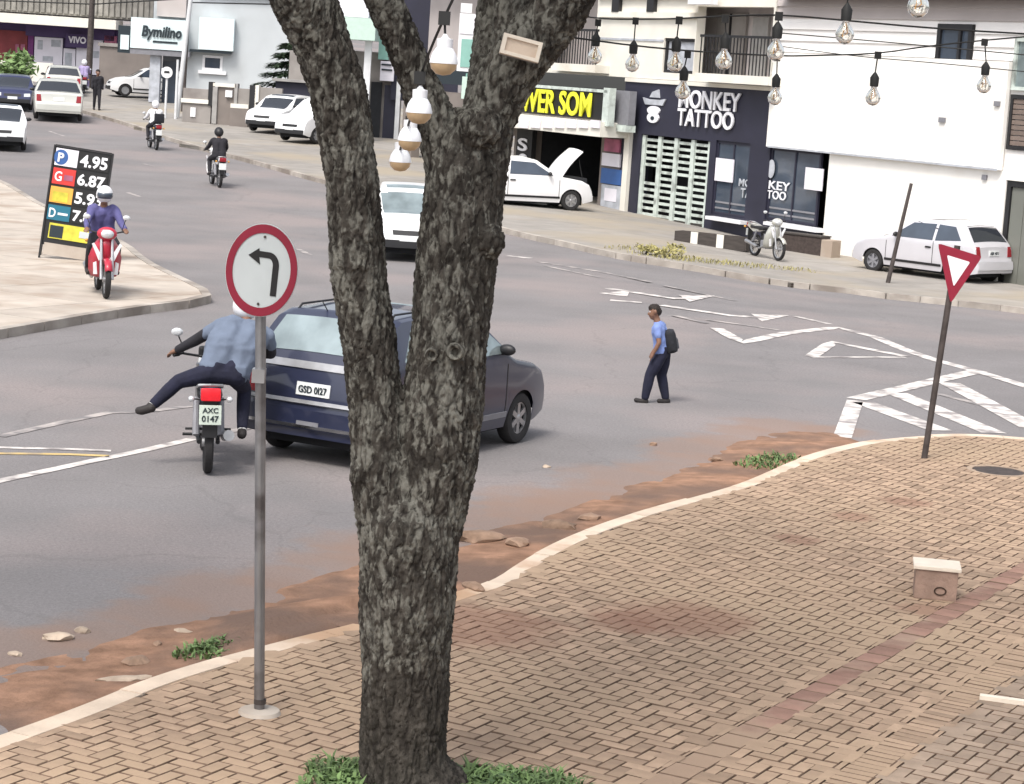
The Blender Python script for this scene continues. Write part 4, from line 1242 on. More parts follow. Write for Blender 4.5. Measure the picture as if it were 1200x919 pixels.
# ---- things seen through the fork of the tree: canopy, column, totem
FT = Fac((-4.5, 88, 0), R(0))
cn = FT.root('mint_canopy', 'pale mint canopy on a white column seen through the tree fork', 'canopy')
FT.part('fascia', M['mint'], cn, 380, 20, 440, 46, 0, 3)
FT.part('upper_band', M['banner'], cn, 375, -12, 432, 19, .3, 3, 0)
FT.part('column', M['pale_pole'], cn, 424, 47, 432, 150, .5, .8, 0)
bd = FT.root('grey_shopfront', 'pale blank shopfront with dark openings seen through the tree fork', 'shop')
FT.part('wall', M['grey_wall'], bd, 372, 60, 470, 175, 3.2, 3.5, 3.2)
FT.part('doorway', M['dark'], bd, 433, 96, 446, 170, 3.1, 3.19, 3.1)
FT.part('doorway', M['navy_wall'], bd, 449, 100, 464, 172, 3.1, 3.19, 3.1)
FT.part('notice_box', M['banner'], bd, 446, 72, 462, 95, 2.6, 3.19, 2.8)
FT.part('notice_print', M['letter_dark'], bd, 447.5, 75, 459, 77, 2.55, 2.595, 2.8)
FT.part('notice_print', M['letter_dark'], bd, 447.5, 81, 460, 83, 2.55, 2.595, 2.8)
FT.part('side_panel', M['teal'], bd, 444, 40, 456, 70, 2.7, 3.19, 2.8)
FT.part('pipe', M['pale_pole'], bd, 463, 92, 468, 170, 2.8, 3.0, 2.8)
FT.part('dark_upper_wall', M['navy_wall'], bd, 462, -40, 540, 120, 2.9, 3.6, 3)
FO = Fac((-1.9, 74, 0), R(0))
to = FO.root('totem_sign', 'tall narrow white and teal totem sign seen between the limbs', 'sign')
FO.part('pole', M['teal'], to, 541, 86, 553, 247, .05, .25)
FO.part('cap', M['white_plastic'], to, 540, 4, 553, 15, .02, .3)
FO.part('frame', M['white_plastic'], to, 537, 16, 559, 84, 0, .32)
FO.part('panel', M['banner'], to, 539, 19, 558, 40, -.03, -.003)
FO.part('panel', M['teal'], to, 540, 46, 556, 79, -.03, -.003)
FO.part('panel', M['mint'], to, 541, 90, 552, 116, .0, .047)
FO.part('panel', M['mint'], to, 542, 120, 551, 143, .0, .047)

# ---- poles, power lines and round sign on the left
def px_pole(label, x0_, y0_, x1_, y1_, Y, r0, m, name='utility_pole'):
    a, b_ = AT(x0_, y0_, Y), AT(x1_, y1_, Y)
    a.z = zt(a.x, a.y)
    o = MB().tube([(0, 0, 0), tuple(b_ - a)], [r0, r0 * .75], 10).build(name, M[m], None, smooth=50)
    o.location = a
    return tag(o, label, 'pole')
px_pole('dark utility pole in front of the banner store awning', 103, 112, 110, -40, 112, .17, 'rust')
px_pole('thin black pole at the right end of the clinic sign', 214, 130, 224, -40, 99, .09, 'rust')
px_pole('pale painted pole rising past the clinic sign to the right', 207, 132, 228, -40, 95, .11, 'pale_pole')
px_pole('short pale pole beside the clinic doorway', 206, 132, 208.5, 70, 94, .07, 'pale_pole', 'street_post')
P = AT(194, 124, 94)
P.z = zt(P.x, P.y)
t = thing('round_sign', 'small round white road sign with dark mark before the clinic door', 'sign', P)
c = AT(196, 85, 94) - P
MB().tube([(0, 0, 0), (c.x, 0, c.z)], .05, 8).build('pole', M['pale_pole'], t)
disc = MB().lathe([(0, 0), (.24, 0), (.24, .02), (0, .02)], 24, Mx.Translation(c + V((0, -.08, 0))) @ Mx.Rotation(R(90), 4, 'X')).build('disc', M['white_plastic'], t)
MB().add([(c.x - .12, -.11, c.z - .03), (c.x + .12, -.11, c.z - .03), (c.x + .1, -.11, c.z + .06), (c.x - .1, -.11, c.z + .06)], [(0, 1, 2, 3)]).build('mark', M['sign_black'], disc)
def cable(name, label, pts, r, sag=0.0, cat='cable', group=None, n=14):
    P = []
    for i in range(len(pts) - 1):
        a, b_ = V(pts[i]), V(pts[i + 1])
        for k in range(n):
            t = k / n
            p = a.lerp(b_, t); p.z -= sag * 4 * t * (1 - t); P.append(p)
    P.append(V(pts[-1]))
    o = MB().tube(P, r, 5).build(name, M['cable'], None, smooth=60)
    return tag(o, label, cat, group)
cable('power_line', 'upper black power line crossing above the tiled roof', [AT(-20, 0, 112), AT(109, 5, 112), AT(223, -2, 99)], .035)
cable('power_line', 'black power line from the thin pole across the pale blue wall', [AT(222, 3, 99), AT(360, 6, 90)], .03)

# ------------------------------------------------------------------ blended bodies (tree limbs, people): overlapping tapered limbs remeshed into one skin
def capsules(chains, n=10):
    b = MB()
    for ch in chains:
        for i, (p, r) in enumerate(ch):
            b.ball(p, r, n=n)
            if i:
                a, ra = ch[i - 1]
                if (V(p) - V(a)).length > 1e-4: b.tube([a, p], [ra, r], n)
    return b
def blend(name, mb, voxel, smooth_n, m, parent=None, loc=None, post=None):
    me = mb.mesh('tmp', None)
    o = bpy.data.objects.new('tmp', me)
    COL.objects.link(o)
    md = o.modifiers.new('r', 'REMESH'); md.mode = 'VOXEL'; md.voxel_size = voxel; md.use_smooth_shade = True
    if smooth_n:
        sm = o.modifiers.new('s', 'SMOOTH'); sm.iterations = smooth_n; sm.factor = 0.5
    new = evald(o)
    bpy.data.objects.remove(o); bpy.data.meshes.remove(me)
    if post: post(new)
    new.materials.clear(); new.materials.append(M[m] if isinstance(m, str) else m)
    new.shade_smooth()
    new.name = name
    r = link(name, new, parent, loc or (0, 0, 0))
    return r

# ------------------------------------------------------------------ the forked tree
bark = mat('bark', (0.055, 0.049, 0.042), 0.95, var=0.5, scale=18, bump=0.9, bscale=55, stretch=(1, 1, 0.45), spec=0.15)
n, l = bark.node_tree.nodes, bark.node_tree.links
bs = n['Principled BSDF']
src = bs.inputs['Base Color'].links[0].from_socket
tc = n.new('ShaderNodeTexCoord'); mp = n.new('ShaderNodeMapping'); mp.inputs['Scale'].default_value = (1, 1, 0.5)
l.new(tc.outputs['Object'], mp.inputs[0])
no = n.new('ShaderNodeTexNoise'); no.inputs['Scale'].default_value = 24; no.inputs['Detail'].default_value = 5; no.inputs['Distortion'].default_value = 0.7
l.new(mp.outputs[0], no.inputs[0])
no2 = n.new('ShaderNodeTexNoise'); no2.inputs['Scale'].default_value = 2.2; no2.inputs['Detail'].default_value = 2
l.new(tc.outputs['Object'], no2.inputs[0])
sx = n.new('ShaderNodeSeparateXYZ'); l.new(tc.outputs['Object'], sx.inputs[0])
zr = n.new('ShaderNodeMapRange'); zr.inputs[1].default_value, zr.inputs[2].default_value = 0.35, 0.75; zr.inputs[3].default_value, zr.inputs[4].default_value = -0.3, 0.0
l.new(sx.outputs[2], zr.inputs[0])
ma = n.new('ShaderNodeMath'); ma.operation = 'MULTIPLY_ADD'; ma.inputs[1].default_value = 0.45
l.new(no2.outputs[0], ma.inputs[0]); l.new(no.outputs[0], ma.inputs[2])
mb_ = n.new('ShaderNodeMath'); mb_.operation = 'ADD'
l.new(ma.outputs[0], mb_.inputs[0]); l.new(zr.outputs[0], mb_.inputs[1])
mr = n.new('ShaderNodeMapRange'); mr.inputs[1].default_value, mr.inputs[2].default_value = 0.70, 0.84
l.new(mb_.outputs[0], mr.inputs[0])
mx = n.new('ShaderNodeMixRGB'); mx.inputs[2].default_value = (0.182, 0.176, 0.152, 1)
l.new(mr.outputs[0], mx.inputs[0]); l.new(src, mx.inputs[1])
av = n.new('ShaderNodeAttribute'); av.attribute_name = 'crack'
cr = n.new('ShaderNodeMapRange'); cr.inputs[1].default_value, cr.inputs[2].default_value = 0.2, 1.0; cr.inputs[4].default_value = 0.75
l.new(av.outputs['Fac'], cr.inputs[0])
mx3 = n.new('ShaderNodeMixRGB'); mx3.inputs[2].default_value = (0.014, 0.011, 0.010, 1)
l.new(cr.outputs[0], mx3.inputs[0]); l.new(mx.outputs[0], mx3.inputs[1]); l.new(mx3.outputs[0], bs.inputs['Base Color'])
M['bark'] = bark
TY = pit_c.y
tree = thing('forked_tree', 'big dark rough barked tree forking into limbs in front of the street', 'tree', (pit_c.x - 0.02, TY, KH - 0.03))
T0 = tree.location.copy()
def TP(px, py, dy=0.0): return AT(px, py, TY + dy) - T0
K = 222.0
def limb(pts, dys=None): return [(TP(x, y, (dys[i] if dys else 0)), wpx / 2 / K) for i, (x, y, wpx) in enumerate(pts)]
base_l = [(V((0.0, 0, -0.05)), .29), (TP(473, 905), .245)] + limb([(473, 860, 104), (475, 780, 106), (477, 700, 114), (480, 620, 122)])
chains_ = [base_l,
           limb([(464, 620, 92), (450, 540, 82), (440, 470, 66), (432, 400, 64), (421, 330, 64), (416, 270, 64), (412, 210, 62), (403, 150, 66), (394, 100, 64), (376, 45, 64), (356, 0, 72), (330, -60, 70), (300, -130, 60)], [0, 0, 0, -.02, -.04, -.06, -.08, -.1, -.12, -.15, -.2, -.25, -.3]),
           limb([(497, 620, 92), (510, 540, 98), (520, 470, 98), (527, 400, 92), (533, 330, 94), (540, 265, 98), (546, 210, 96), (548, 170, 90)], [0, 0, .02, .03, .05, .06, .08, .1]),
           limb([(528, 200, 60), (512, 150, 50), (490, 95, 44), (470, 45, 42), (448, -5, 44), (420, -70, 40), (390, -140, 34)], [.08, .05, .02, 0, -.03, -.1, -.2]),
           limb([(560, 190, 70), (572, 140, 62), (592, 95, 66), (618, 55, 70), (652, 8, 72), (690, -50, 64), (730, -130, 52)], [.08, .08, .06, .03, 0, -.05, -.1]),
           limb([(556, 180, 60), (568, 120, 48), (576, 60, 46), (582, 0, 46), (590, -70, 42), (596, -150, 32)], [.1, .2, .3, .38, .45, .5]),
           limb([(592, 90, 40), (600, 40, 44), (606, 0, 50), (612, -60, 40)], [.08, .1, .12, .15])]
tb = capsules(chains_, 14)
for (px, py, r) in [(536, 412, 26), (571, 282, 22), (418, 300, 34), (562, 150, 26), (392, 140, 26), (432, 555, 24), (546, 490, 20), (410, 330, 22), (520, 330, 22)]:
    tb.ball(TP(px, py, -0.06), r / K, n=10)
def barkify(me):
    me.update()
    nrm = [q.normal.copy() for q in me.vertices]
    at = me.attributes.new('crack', 'FLOAT', 'POINT')
    vals = []
    for q, nn in zip(me.vertices, nrm):
        p = q.co
        wz = p.z + 0.10 * NZ.noise(p * 6)
        wx = p.x + 0.03 * NZ.noise(V((p.x * 8, p.y * 8, p.z * 8 + 9)))
        wx += 0.022 * NZ.noise(V((p.x * 20, p.y * 20, p.z * 14))); wz += 0.16 * NZ.noise(V((p.x * 13 + 4, p.y * 13, p.z * 3)))
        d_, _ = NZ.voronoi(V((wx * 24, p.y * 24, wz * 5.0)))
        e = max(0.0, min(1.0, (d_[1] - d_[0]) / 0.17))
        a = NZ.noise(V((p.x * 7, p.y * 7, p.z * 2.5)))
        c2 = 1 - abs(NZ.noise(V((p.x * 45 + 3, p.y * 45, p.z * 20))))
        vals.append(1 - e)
        q.co = p + nn * (0.015 * a + 0.011 * (e - .8) + 0.016 * (c2 - .75) + 0.007 * NZ.noise(p * 70))
    at.data.foreach_set('value', vals)
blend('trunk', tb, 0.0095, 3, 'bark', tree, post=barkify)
# knots: raised rings where branches were cut
for (px, py, r) in [(533, 413, 10), (506, 416, 8), (413, 318, 8)]:
    c = TP(px, py, -0.235 if px > 480 else -.17)
    kn = MB().lathe([(r / K * .4, -.02), (r / K * .6, .004), (r / K * .85, .008), (r / K * 1.1, -.03)], 12, Mx.Translation(c) @ Mx.Rotation(R(90), 4, 'X'))
    kn.build('knot', M['bark'], tree, smooth=60)
# unseen crown added above the frame, widened to shade trunk and road
b = MB(); rnd = random.Random(77)
cls = []
for (px, py) in [(300, -130), (390, -140), (596, -150), (730, -130), (612, -60)]:
    e = TP(px, py, -.1)
    out = V((e.x * 1.6 + rnd.uniform(-.5, .5), rnd.uniform(-1.5, 1.5), e.z + 1.8))
    MB().tube([e - V((0, 0, .1)), e.lerp(out, .5) + V((0, 0, .2)), out], [.12, .07, .03], 6).build('limb', M['bark'], tree)
while len(cls) < 70:
    a = rnd.uniform(0, 6.28); rr = 4.6 * rnd.random() ** .5
    cls.append(V((rr * math.cos(a) - .9, rr * math.sin(a) + .4, rnd.uniform(5.9, 6.6) + 2.2 * (1 - (rr / 4.6) ** 2) * rnd.random())))
for _ in range(6500):
    c = rnd.choice(cls)
    v_ = V((rnd.gauss(0, 1), rnd.gauss(0, 1), rnd.gauss(0, 1))).normalized() * rnd.random() ** .5 * .75
    p = c + V((v_.x, v_.y, v_.z * .55))
    if (p + T0).z < 5.3: continue
    a = V((rnd.gauss(0, 1), rnd.gauss(0, 1), rnd.gauss(0, .5))).normalized(); c2 = a.orthogonal().normalized()
    b.add([p - a * .10, p + c2 * .045, p + a * .10, p - c2 * .045], [(0, 1, 2, 3)])
b.build('crown', M['leaf'], tree)
# flood light box strapped to the right limb
P = AT(610, 57, TY - .22)
t = thing('floodlight', 'small beige rectangular lamp box fixed on the right limb of the tree', 'lamp', P, rot=(R(-8), R(11), R(6)))
fl = wall_with_holes(MB(), -.102, .102, -.052, .052, -.035, .0, [(-.082, .082, -.034, .034)]).build('frame', M['block_top'], t)
MB().box(-.09, .09, -.022, -.01, -.045, .045).build('lens', M['kerb'], t)
MB().box(-.095, .095, .002, .05, -.048, .048).build('housing', M['greyplastic'], t)
MB().tube([(0, .05, 0), (0, .2, -.02)], .015, 6).build('bracket', M['rust'], t)

# ------------------------------------------------------------------ string lights
def bulb(px, py, dia, label, cap=None, wire=None, kind='clear', group='bulbs of the string lights'):
    Y = FPX * 0.088 / dia
    c = AT(px, py, Y)
    t = thing('light_bulb', label, 'light bulb', c, 0, group)
    r = 0.044
    gl = MB().lathe([(0.0, -r), (r * .5, -r * .86), (r * .87, -r * .5), (r, 0), (r * .9, r * .45), (r * .6, r * .9), (r * .38, r * 1.25), (r * .36, r * 1.5)], 16)
    if kind == 'clear':
        gl.build('glass', M['bulb'], t, smooth=60).modifiers.new('shell', 'SOLIDIFY').thickness = .007
        MB().tube([(0, 0, r * 1.3), (.012, 0, .01), (-.012, 0, -.01), (0, 0, r * 1.2)], .003, 5).build('filament', M['amber'], t)
        MB().lathe([(r * .4, r * 1.45), (r * .55, r * 1.5), (r * .6, r * 2.6), (r * .35, r * 3.0), (r * .12, r * 3.3)], 12).build('socket', M['cable'], t, smooth=40)
    else:
        gl2 = MB().lathe([(0.0, -r), (r * .5, -r * .9), (r * .87, -r * .55), (r * .97, -r * .16)], 16).build('painted_reflection', M['bulb_tan'], t, smooth=60)  # lower half of the globe carries a painted tan reflection
        MB().lathe([(r, -r * .155), (r * 1.0, 0), (r * .86, r * .5), (r * .58, r * .95)], 16).build('glass', M['white_plastic'], t, smooth=60)
        MB().lathe([(r * .56, r * .96), (r * .58, r * 1.55), (r * .3, r * 1.62), (r * .1, r * 1.9)], 14).build('socket', M['white_plastic'], t, smooth=40)
    if wire:
        q = AT(wire[0], wire[1], Y) - c
        MB().tube([(0, 0, r * (3.2 if kind == 'clear' else 1.8)), tuple(q)], .004, 5).build('wire', M['cable'], t)
        MB().box(q.x - .018, q.x + .018, -.012, .012, q.z - .03, q.z + .012).build('clip', M['cable'], t)
    return c
bulb(741, 76, 17, 'string bulb hanging before the cream wall left of the balcony', wire=(745, 23))
bulb(791, 75, 19, 'string bulb hanging before the small balcony window', wire=(796, 22))
bulb(848, 72, 20, 'string bulb hanging before the middle of the dark balcony', wire=(850, 20))
bulb(800, 108, 18, 'lowest string bulb covering the first letter of the tattoo lettering', wire=(806, 62))
bulb(697, 67, 17, 'string bulb at the left edge of the cream balcony wall', wire=(701, 25))
bulb(990, 41, 22, 'large string bulb high before the sided upper wall left of the window', wire=(994, -12))
bulb(909, 61, 21, 'string bulb at the upper left corner of the blank white panel', wire=(913, 17))
bulb(908, 115, 17, 'string bulb over the left edge of the white panel just above the dark shop', wire=(911, 66))
bulb(1023, 115, 18, 'lone string bulb low before the middle of the blank white panel', wire=(1029, 63))
bulb(1153, 101, 17, 'string bulb hanging right of the upper dark window', wire=(1154, 48))
bulb(1076, 8, 26, 'large string bulb cut by the top edge above the dark window', wire=(1079, -40))
GL = 'reflection-painted globe bulbs of the strand by the tree'
bulb(520, 72, 33, 'highest reflection-painted globe bulb in the tree fork beside the teal totem', kind='globe', wire=(521, 18), group=GL)
bulb(491, 130, 31, 'second reflection-painted globe bulb from the top, against the dark trunk edge', kind='globe', wire=(492, 88), group=GL)
bulb(480, 163, 28, 'third reflection-painted globe bulb from the top of the strand in the fork', kind='globe', wire=(481, 140), group=GL)
bulb(469, 188, 26, 'lowest reflection-painted globe bulb of the strand low in the tree fork', kind='globe', wire=(470, 172), group=GL)
def strand(label, pts):
    P = [AT(x, y, Y) for x, y, Y in pts]
    o = MB().tube(smoothline(P, 2), 0.0048, 5).build('light_cable', M['cable'], None, smooth=60)
    tag(o, label, 'cable', 'cables of the string lights')
strand('string light cable carrying the low bulbs across the blank white panel', [(640, 40, 11.6), (775, 58, 12), (911, 66, 13), (960, 65, 13), (1029, 63, 13), (1080, 55, 13.2), (1154, 47, 13.4), (1240, 40, 13)])
strand('string light cable with the bulbs before the cream balcony wall', [(640, 12, 11.6), (700, 22, 13.4), (745, 23, 13.4), (796, 22, 12.2), (850, 19, 11.5), (913, 17, 11), (1000, 25, 11), (1100, 34, 11), (1240, 42, 11)])
strand('thin upper string cable sloping down before the sided wall', [(905, 38, 18), (1000, 46, 18), (1100, 55, 18), (1240, 68, 18)])
strand('lower thin cable along the top of the blank white panel', [(905, 53, 22), (1000, 66, 22), (1100, 74, 22), (1240, 88, 22)])
strand('strand of cable running down past the tree fork with globe bulbs', [(560, -60, 7), (521, 18, 7), (492, 88, 7.4), (481, 140, 8), (471, 168, 8.6), (469, 176, 8.8)])

# ------------------------------------------------------------------ signs
P = G(304, 836, KH)
t = thing('turn_left_sign', 'round white traffic sign with red rim and black left turn arrow on steel pole', 'traffic sign', P)
T_ = AT(306, 262, P.y) - P
h_ = T_.z - .02
ax = T_.x
MB().tube([(0, 0, -.02), (ax * .5, 0, h_ * .5), (ax, 0, h_)], .032, 14).build('pole', M['steel'], t, smooth=50)
MB().lathe([(0, .0), (.13, 0), (.12, .022), (.05, .03), (0, .03)], 18).build('footing', M['slab'], t, smooth=40)
MB().lathe([(.033, .06), (.037, .06), (.037, .09), (.033, .09)], 14, closed=True).build('collar', M['rust'], t)
c = AT(306.5, 317, P.y - .05) - P
rx = 42.5 / 2600 * P.y; rz = 55.0 / 2600 * P.y
RXs = Mx.Translation(c) @ Mx.Rotation(R(3), 4, 'Y') @ Mx.Rotation(R(90), 4, 'X')
pl = MB().prism(ell(0, 0, rx, rz, 48), -.012, .0, RXs).build('plate', M['sign_white'], t)
b = MB()
N = 48
for k in range(N):
    a0, a1 = 2 * math.pi * k / N, 2 * math.pi * (k + 1) / N
    f0 = .80; f1 = .985
    b.add([(rx * f * math.cos(a), rz * f * math.sin(a), z) for z in (.0005, .004) for (f, a) in ((f0, a0), (f1, a0), (f1, a1), (f0, a1))], [(4, 5, 6, 7), (0, 1, 5, 4), (2, 3, 7, 6)], RXs)
b.build('rim', M['sign_red'], t)
arc = []
for k in range(9):
    a = R(0 + 90 * k / 8)
    arc.append((rx * .16 + rx * .22 * math.cos(a) - 0.0, rz * .12 + rz * .22 * math.sin(a)))
line = [(rx * .38, -rz * .52)] + arc + [(-rx * .1, rz * .345)]
b = MB()
wd = rx * .085
L2 = []
for i, p in enumerate(line):
    a = V((*line[max(i - 1, 0)], 0)); c2 = V((*line[min(i + 1, len(line) - 1)], 0)); d_ = (c2 - a).normalized(); s_ = V((-d_.y, d_.x, 0)) * wd
    L2.append((V((*p, 0)) + s_, V((*p, 0)) - s_))
for i in range(len(L2) - 1):
    q = [L2[i][0], L2[i][1], L2[i + 1][1], L2[i + 1][0]]
    b.add([(p.x, p.y, .0008) for p in q] + [(p.x, p.y, .0035) for p in q], [(4, 5, 6, 7), (0, 1, 5, 4), (2, 3, 7, 6)], RXs)
b.prism([(-rx * .40, rz * .30), (-rx * .06, rz * .12), (-rx * .10, rz * .30), (-rx * .10, rz * .40), (-rx * .12, rz * .47)], .0008, .0037, RXs)
b.build('arrow', M['sign_black'], t)
for s__ in (1, -1): MB().lathe([(0, 0), (.008, 0), (.008, .005), (0, .006)], 8, RXs @ Mx.Translation((0, rz * .72 * s__, .001))).build('bolt', M['rust'], t)
cl_ = AT(303.5, 438, P.y) - P
MB().box(cl_.x - .037, cl_.x + .037, -.045, .04, cl_.z - .05, cl_.z + .03).build('clamp', M['alu'], t)
MB().box(ax * .93 - .012, ax * .93 + .012, -.038, -.012, c.z - .2, c.z + .2).build('clamp', M['alu'], t)

P = G(1083, 537, KH)
t = thing('give_way_sign', 'red edged white triangle give way sign on a leaning dark pole', 'traffic sign', P)
T_ = AT(1122, 288, P.y) - P
MB().tube([(0, 0, -.02), (T_.x * .5, 0, T_.z * .5), (T_.x, 0, T_.z)], .034, 12).build('pole', M['rust'], t, smooth=50)
tri = [AT(1099, 285, P.y - .06) - P, AT(1151, 301, P.y - .06) - P, AT(1114, 356, P.y - .06) - P]
cen = (tri[0] + tri[1] + tri[2]) / 3
def tri_ring(f, r_=.16):
    out = []
    for i in range(3):
        p = cen + (tri[i] - cen) * f
        a = cen + (tri[i - 1] - cen) * f; c2 = cen + (tri[(i + 1) % 3] - cen) * f
        out += [p.lerp(a, r_ * .5), p.lerp(p + (a + c2) / 2 - p, .03), p.lerp(c2, r_ * .5)]
    return out
def flat(ring, y0, y1):
    return MB().add([(p.x, p.y + y0, p.z) for p in ring] + [(p.x, p.y + y1, p.z) for p in ring], [tuple(range(len(ring))), tuple(range(len(ring), 2 * len(ring)))] + [(i, (i + 1) % len(ring), len(ring) + (i + 1) % len(ring), len(ring) + i) for i in range(len(ring))])
flat(tri_ring(1.0), 0, .012).build('plate', M['sign_red'], t)
flat(tri_ring(.52, .1), -.004, -.0005).build('face', M['letter_white'], t)

# ---- fuel price board
P = G(46, 302, .12)
w0 = AT(132, 170, P.y) - P
t = thing('price_board', 'tall fuel price board with coloured rows and large white digits on black', 'sign', P, rot=(R(-4), R(5.5), R(4)))
pw_ = 1.04; ph = 2.07
def brow(nm, m, x0_, x1_, z0_, z1_, y=-.02, d=.018): return MB().box(x0_, x1_, y - d, y, z0_, z1_).build(nm, m, t)
MB().box(0, pw_, 0, .04, .25, ph).build('back_panel', M['black'], t)
for x in (-.02, pw_): MB().box(x, x + .03, -.03, .05, -.02 if x < 0 else .06, ph + .02).build('frame_post', M['black'], t)
MB().box(.012, pw_ - .003, -.03, .05, ph + .002, ph + .03).build('frame_bar', M['black'], t)
MB().tube([(.0, 0, ph * .9), (-.06, .55, 0.0)], .018, 6).build('strut', M['black'], t)
rows = [(ph - .36, ph - .02, 'banner', '4.95'), (ph - .70, ph - .38, 'panel_red', '6.87'), (ph - 1.04, ph - .72, 'panel_orange', '5.93'), (ph - 1.36, ph - 1.06, 'panel_teal', '7.87')]
for i, (a, b_, m, tx) in enumerate(rows):
    rp = brow('row_label', M[m], .03, .44, a + .015, b_ - .01, 0.0 - .002)
    dg = brow('digit_panel', M['sign_black'], .46, 1.02, a + .015, b_ - .01, 0.0 - .002)
    text(tx, M['letter_white'], dg, .50, (b_ - a) * .68, (.485, -.024, a + .05), depth=.006, bold=.03, name='digits')
text('P', M['letter_white'], t, .11, .17, (.08, -.032, ph - .28), depth=.006, bold=.03)
MB().prism(ell(.135, ph - .19, .13, .14), .0205, .0235, RX).build('logo', M['panel_blue'], t)
text('G', M['letter_white'], t, .13, .18, (.07, -.024, ph - .63), depth=.006, bold=.02)
MB().box(.24, .4, -.026, -.0205, ph - .6, ph - .5).build('label_bar', M['pink'], t)
MB().box(.08, .36, -.026, -.0205, ph - 1.0, ph - .82).build('label_bar', M['panel_yellow'], t)
text('D', M['letter_white'], t, .12, .17, (.06, -.024, ph - 1.30), depth=.006, bold=.02)
MB().box(.22, .4, -.026, -.0205, ph - 1.24, ph - 1.2).build('label_bar', M['letter_white'], t)
brow('poster', M['panel_yellow'], .10, .94, ph - 1.68, ph - 1.40, -.002)
MB().box(.12, .36, -.026, -.0205, ph - 1.66, ph - 1.44).build('poster_print', M['letter_dark'], t)
MB().box(.66, .9, -.026, -.0205, ph - 1.6, ph - 1.48).build('poster_print', M['sign_white'], t)
brow('lower_panel', M['slab'], .06, .95, .08, .30, -.042)

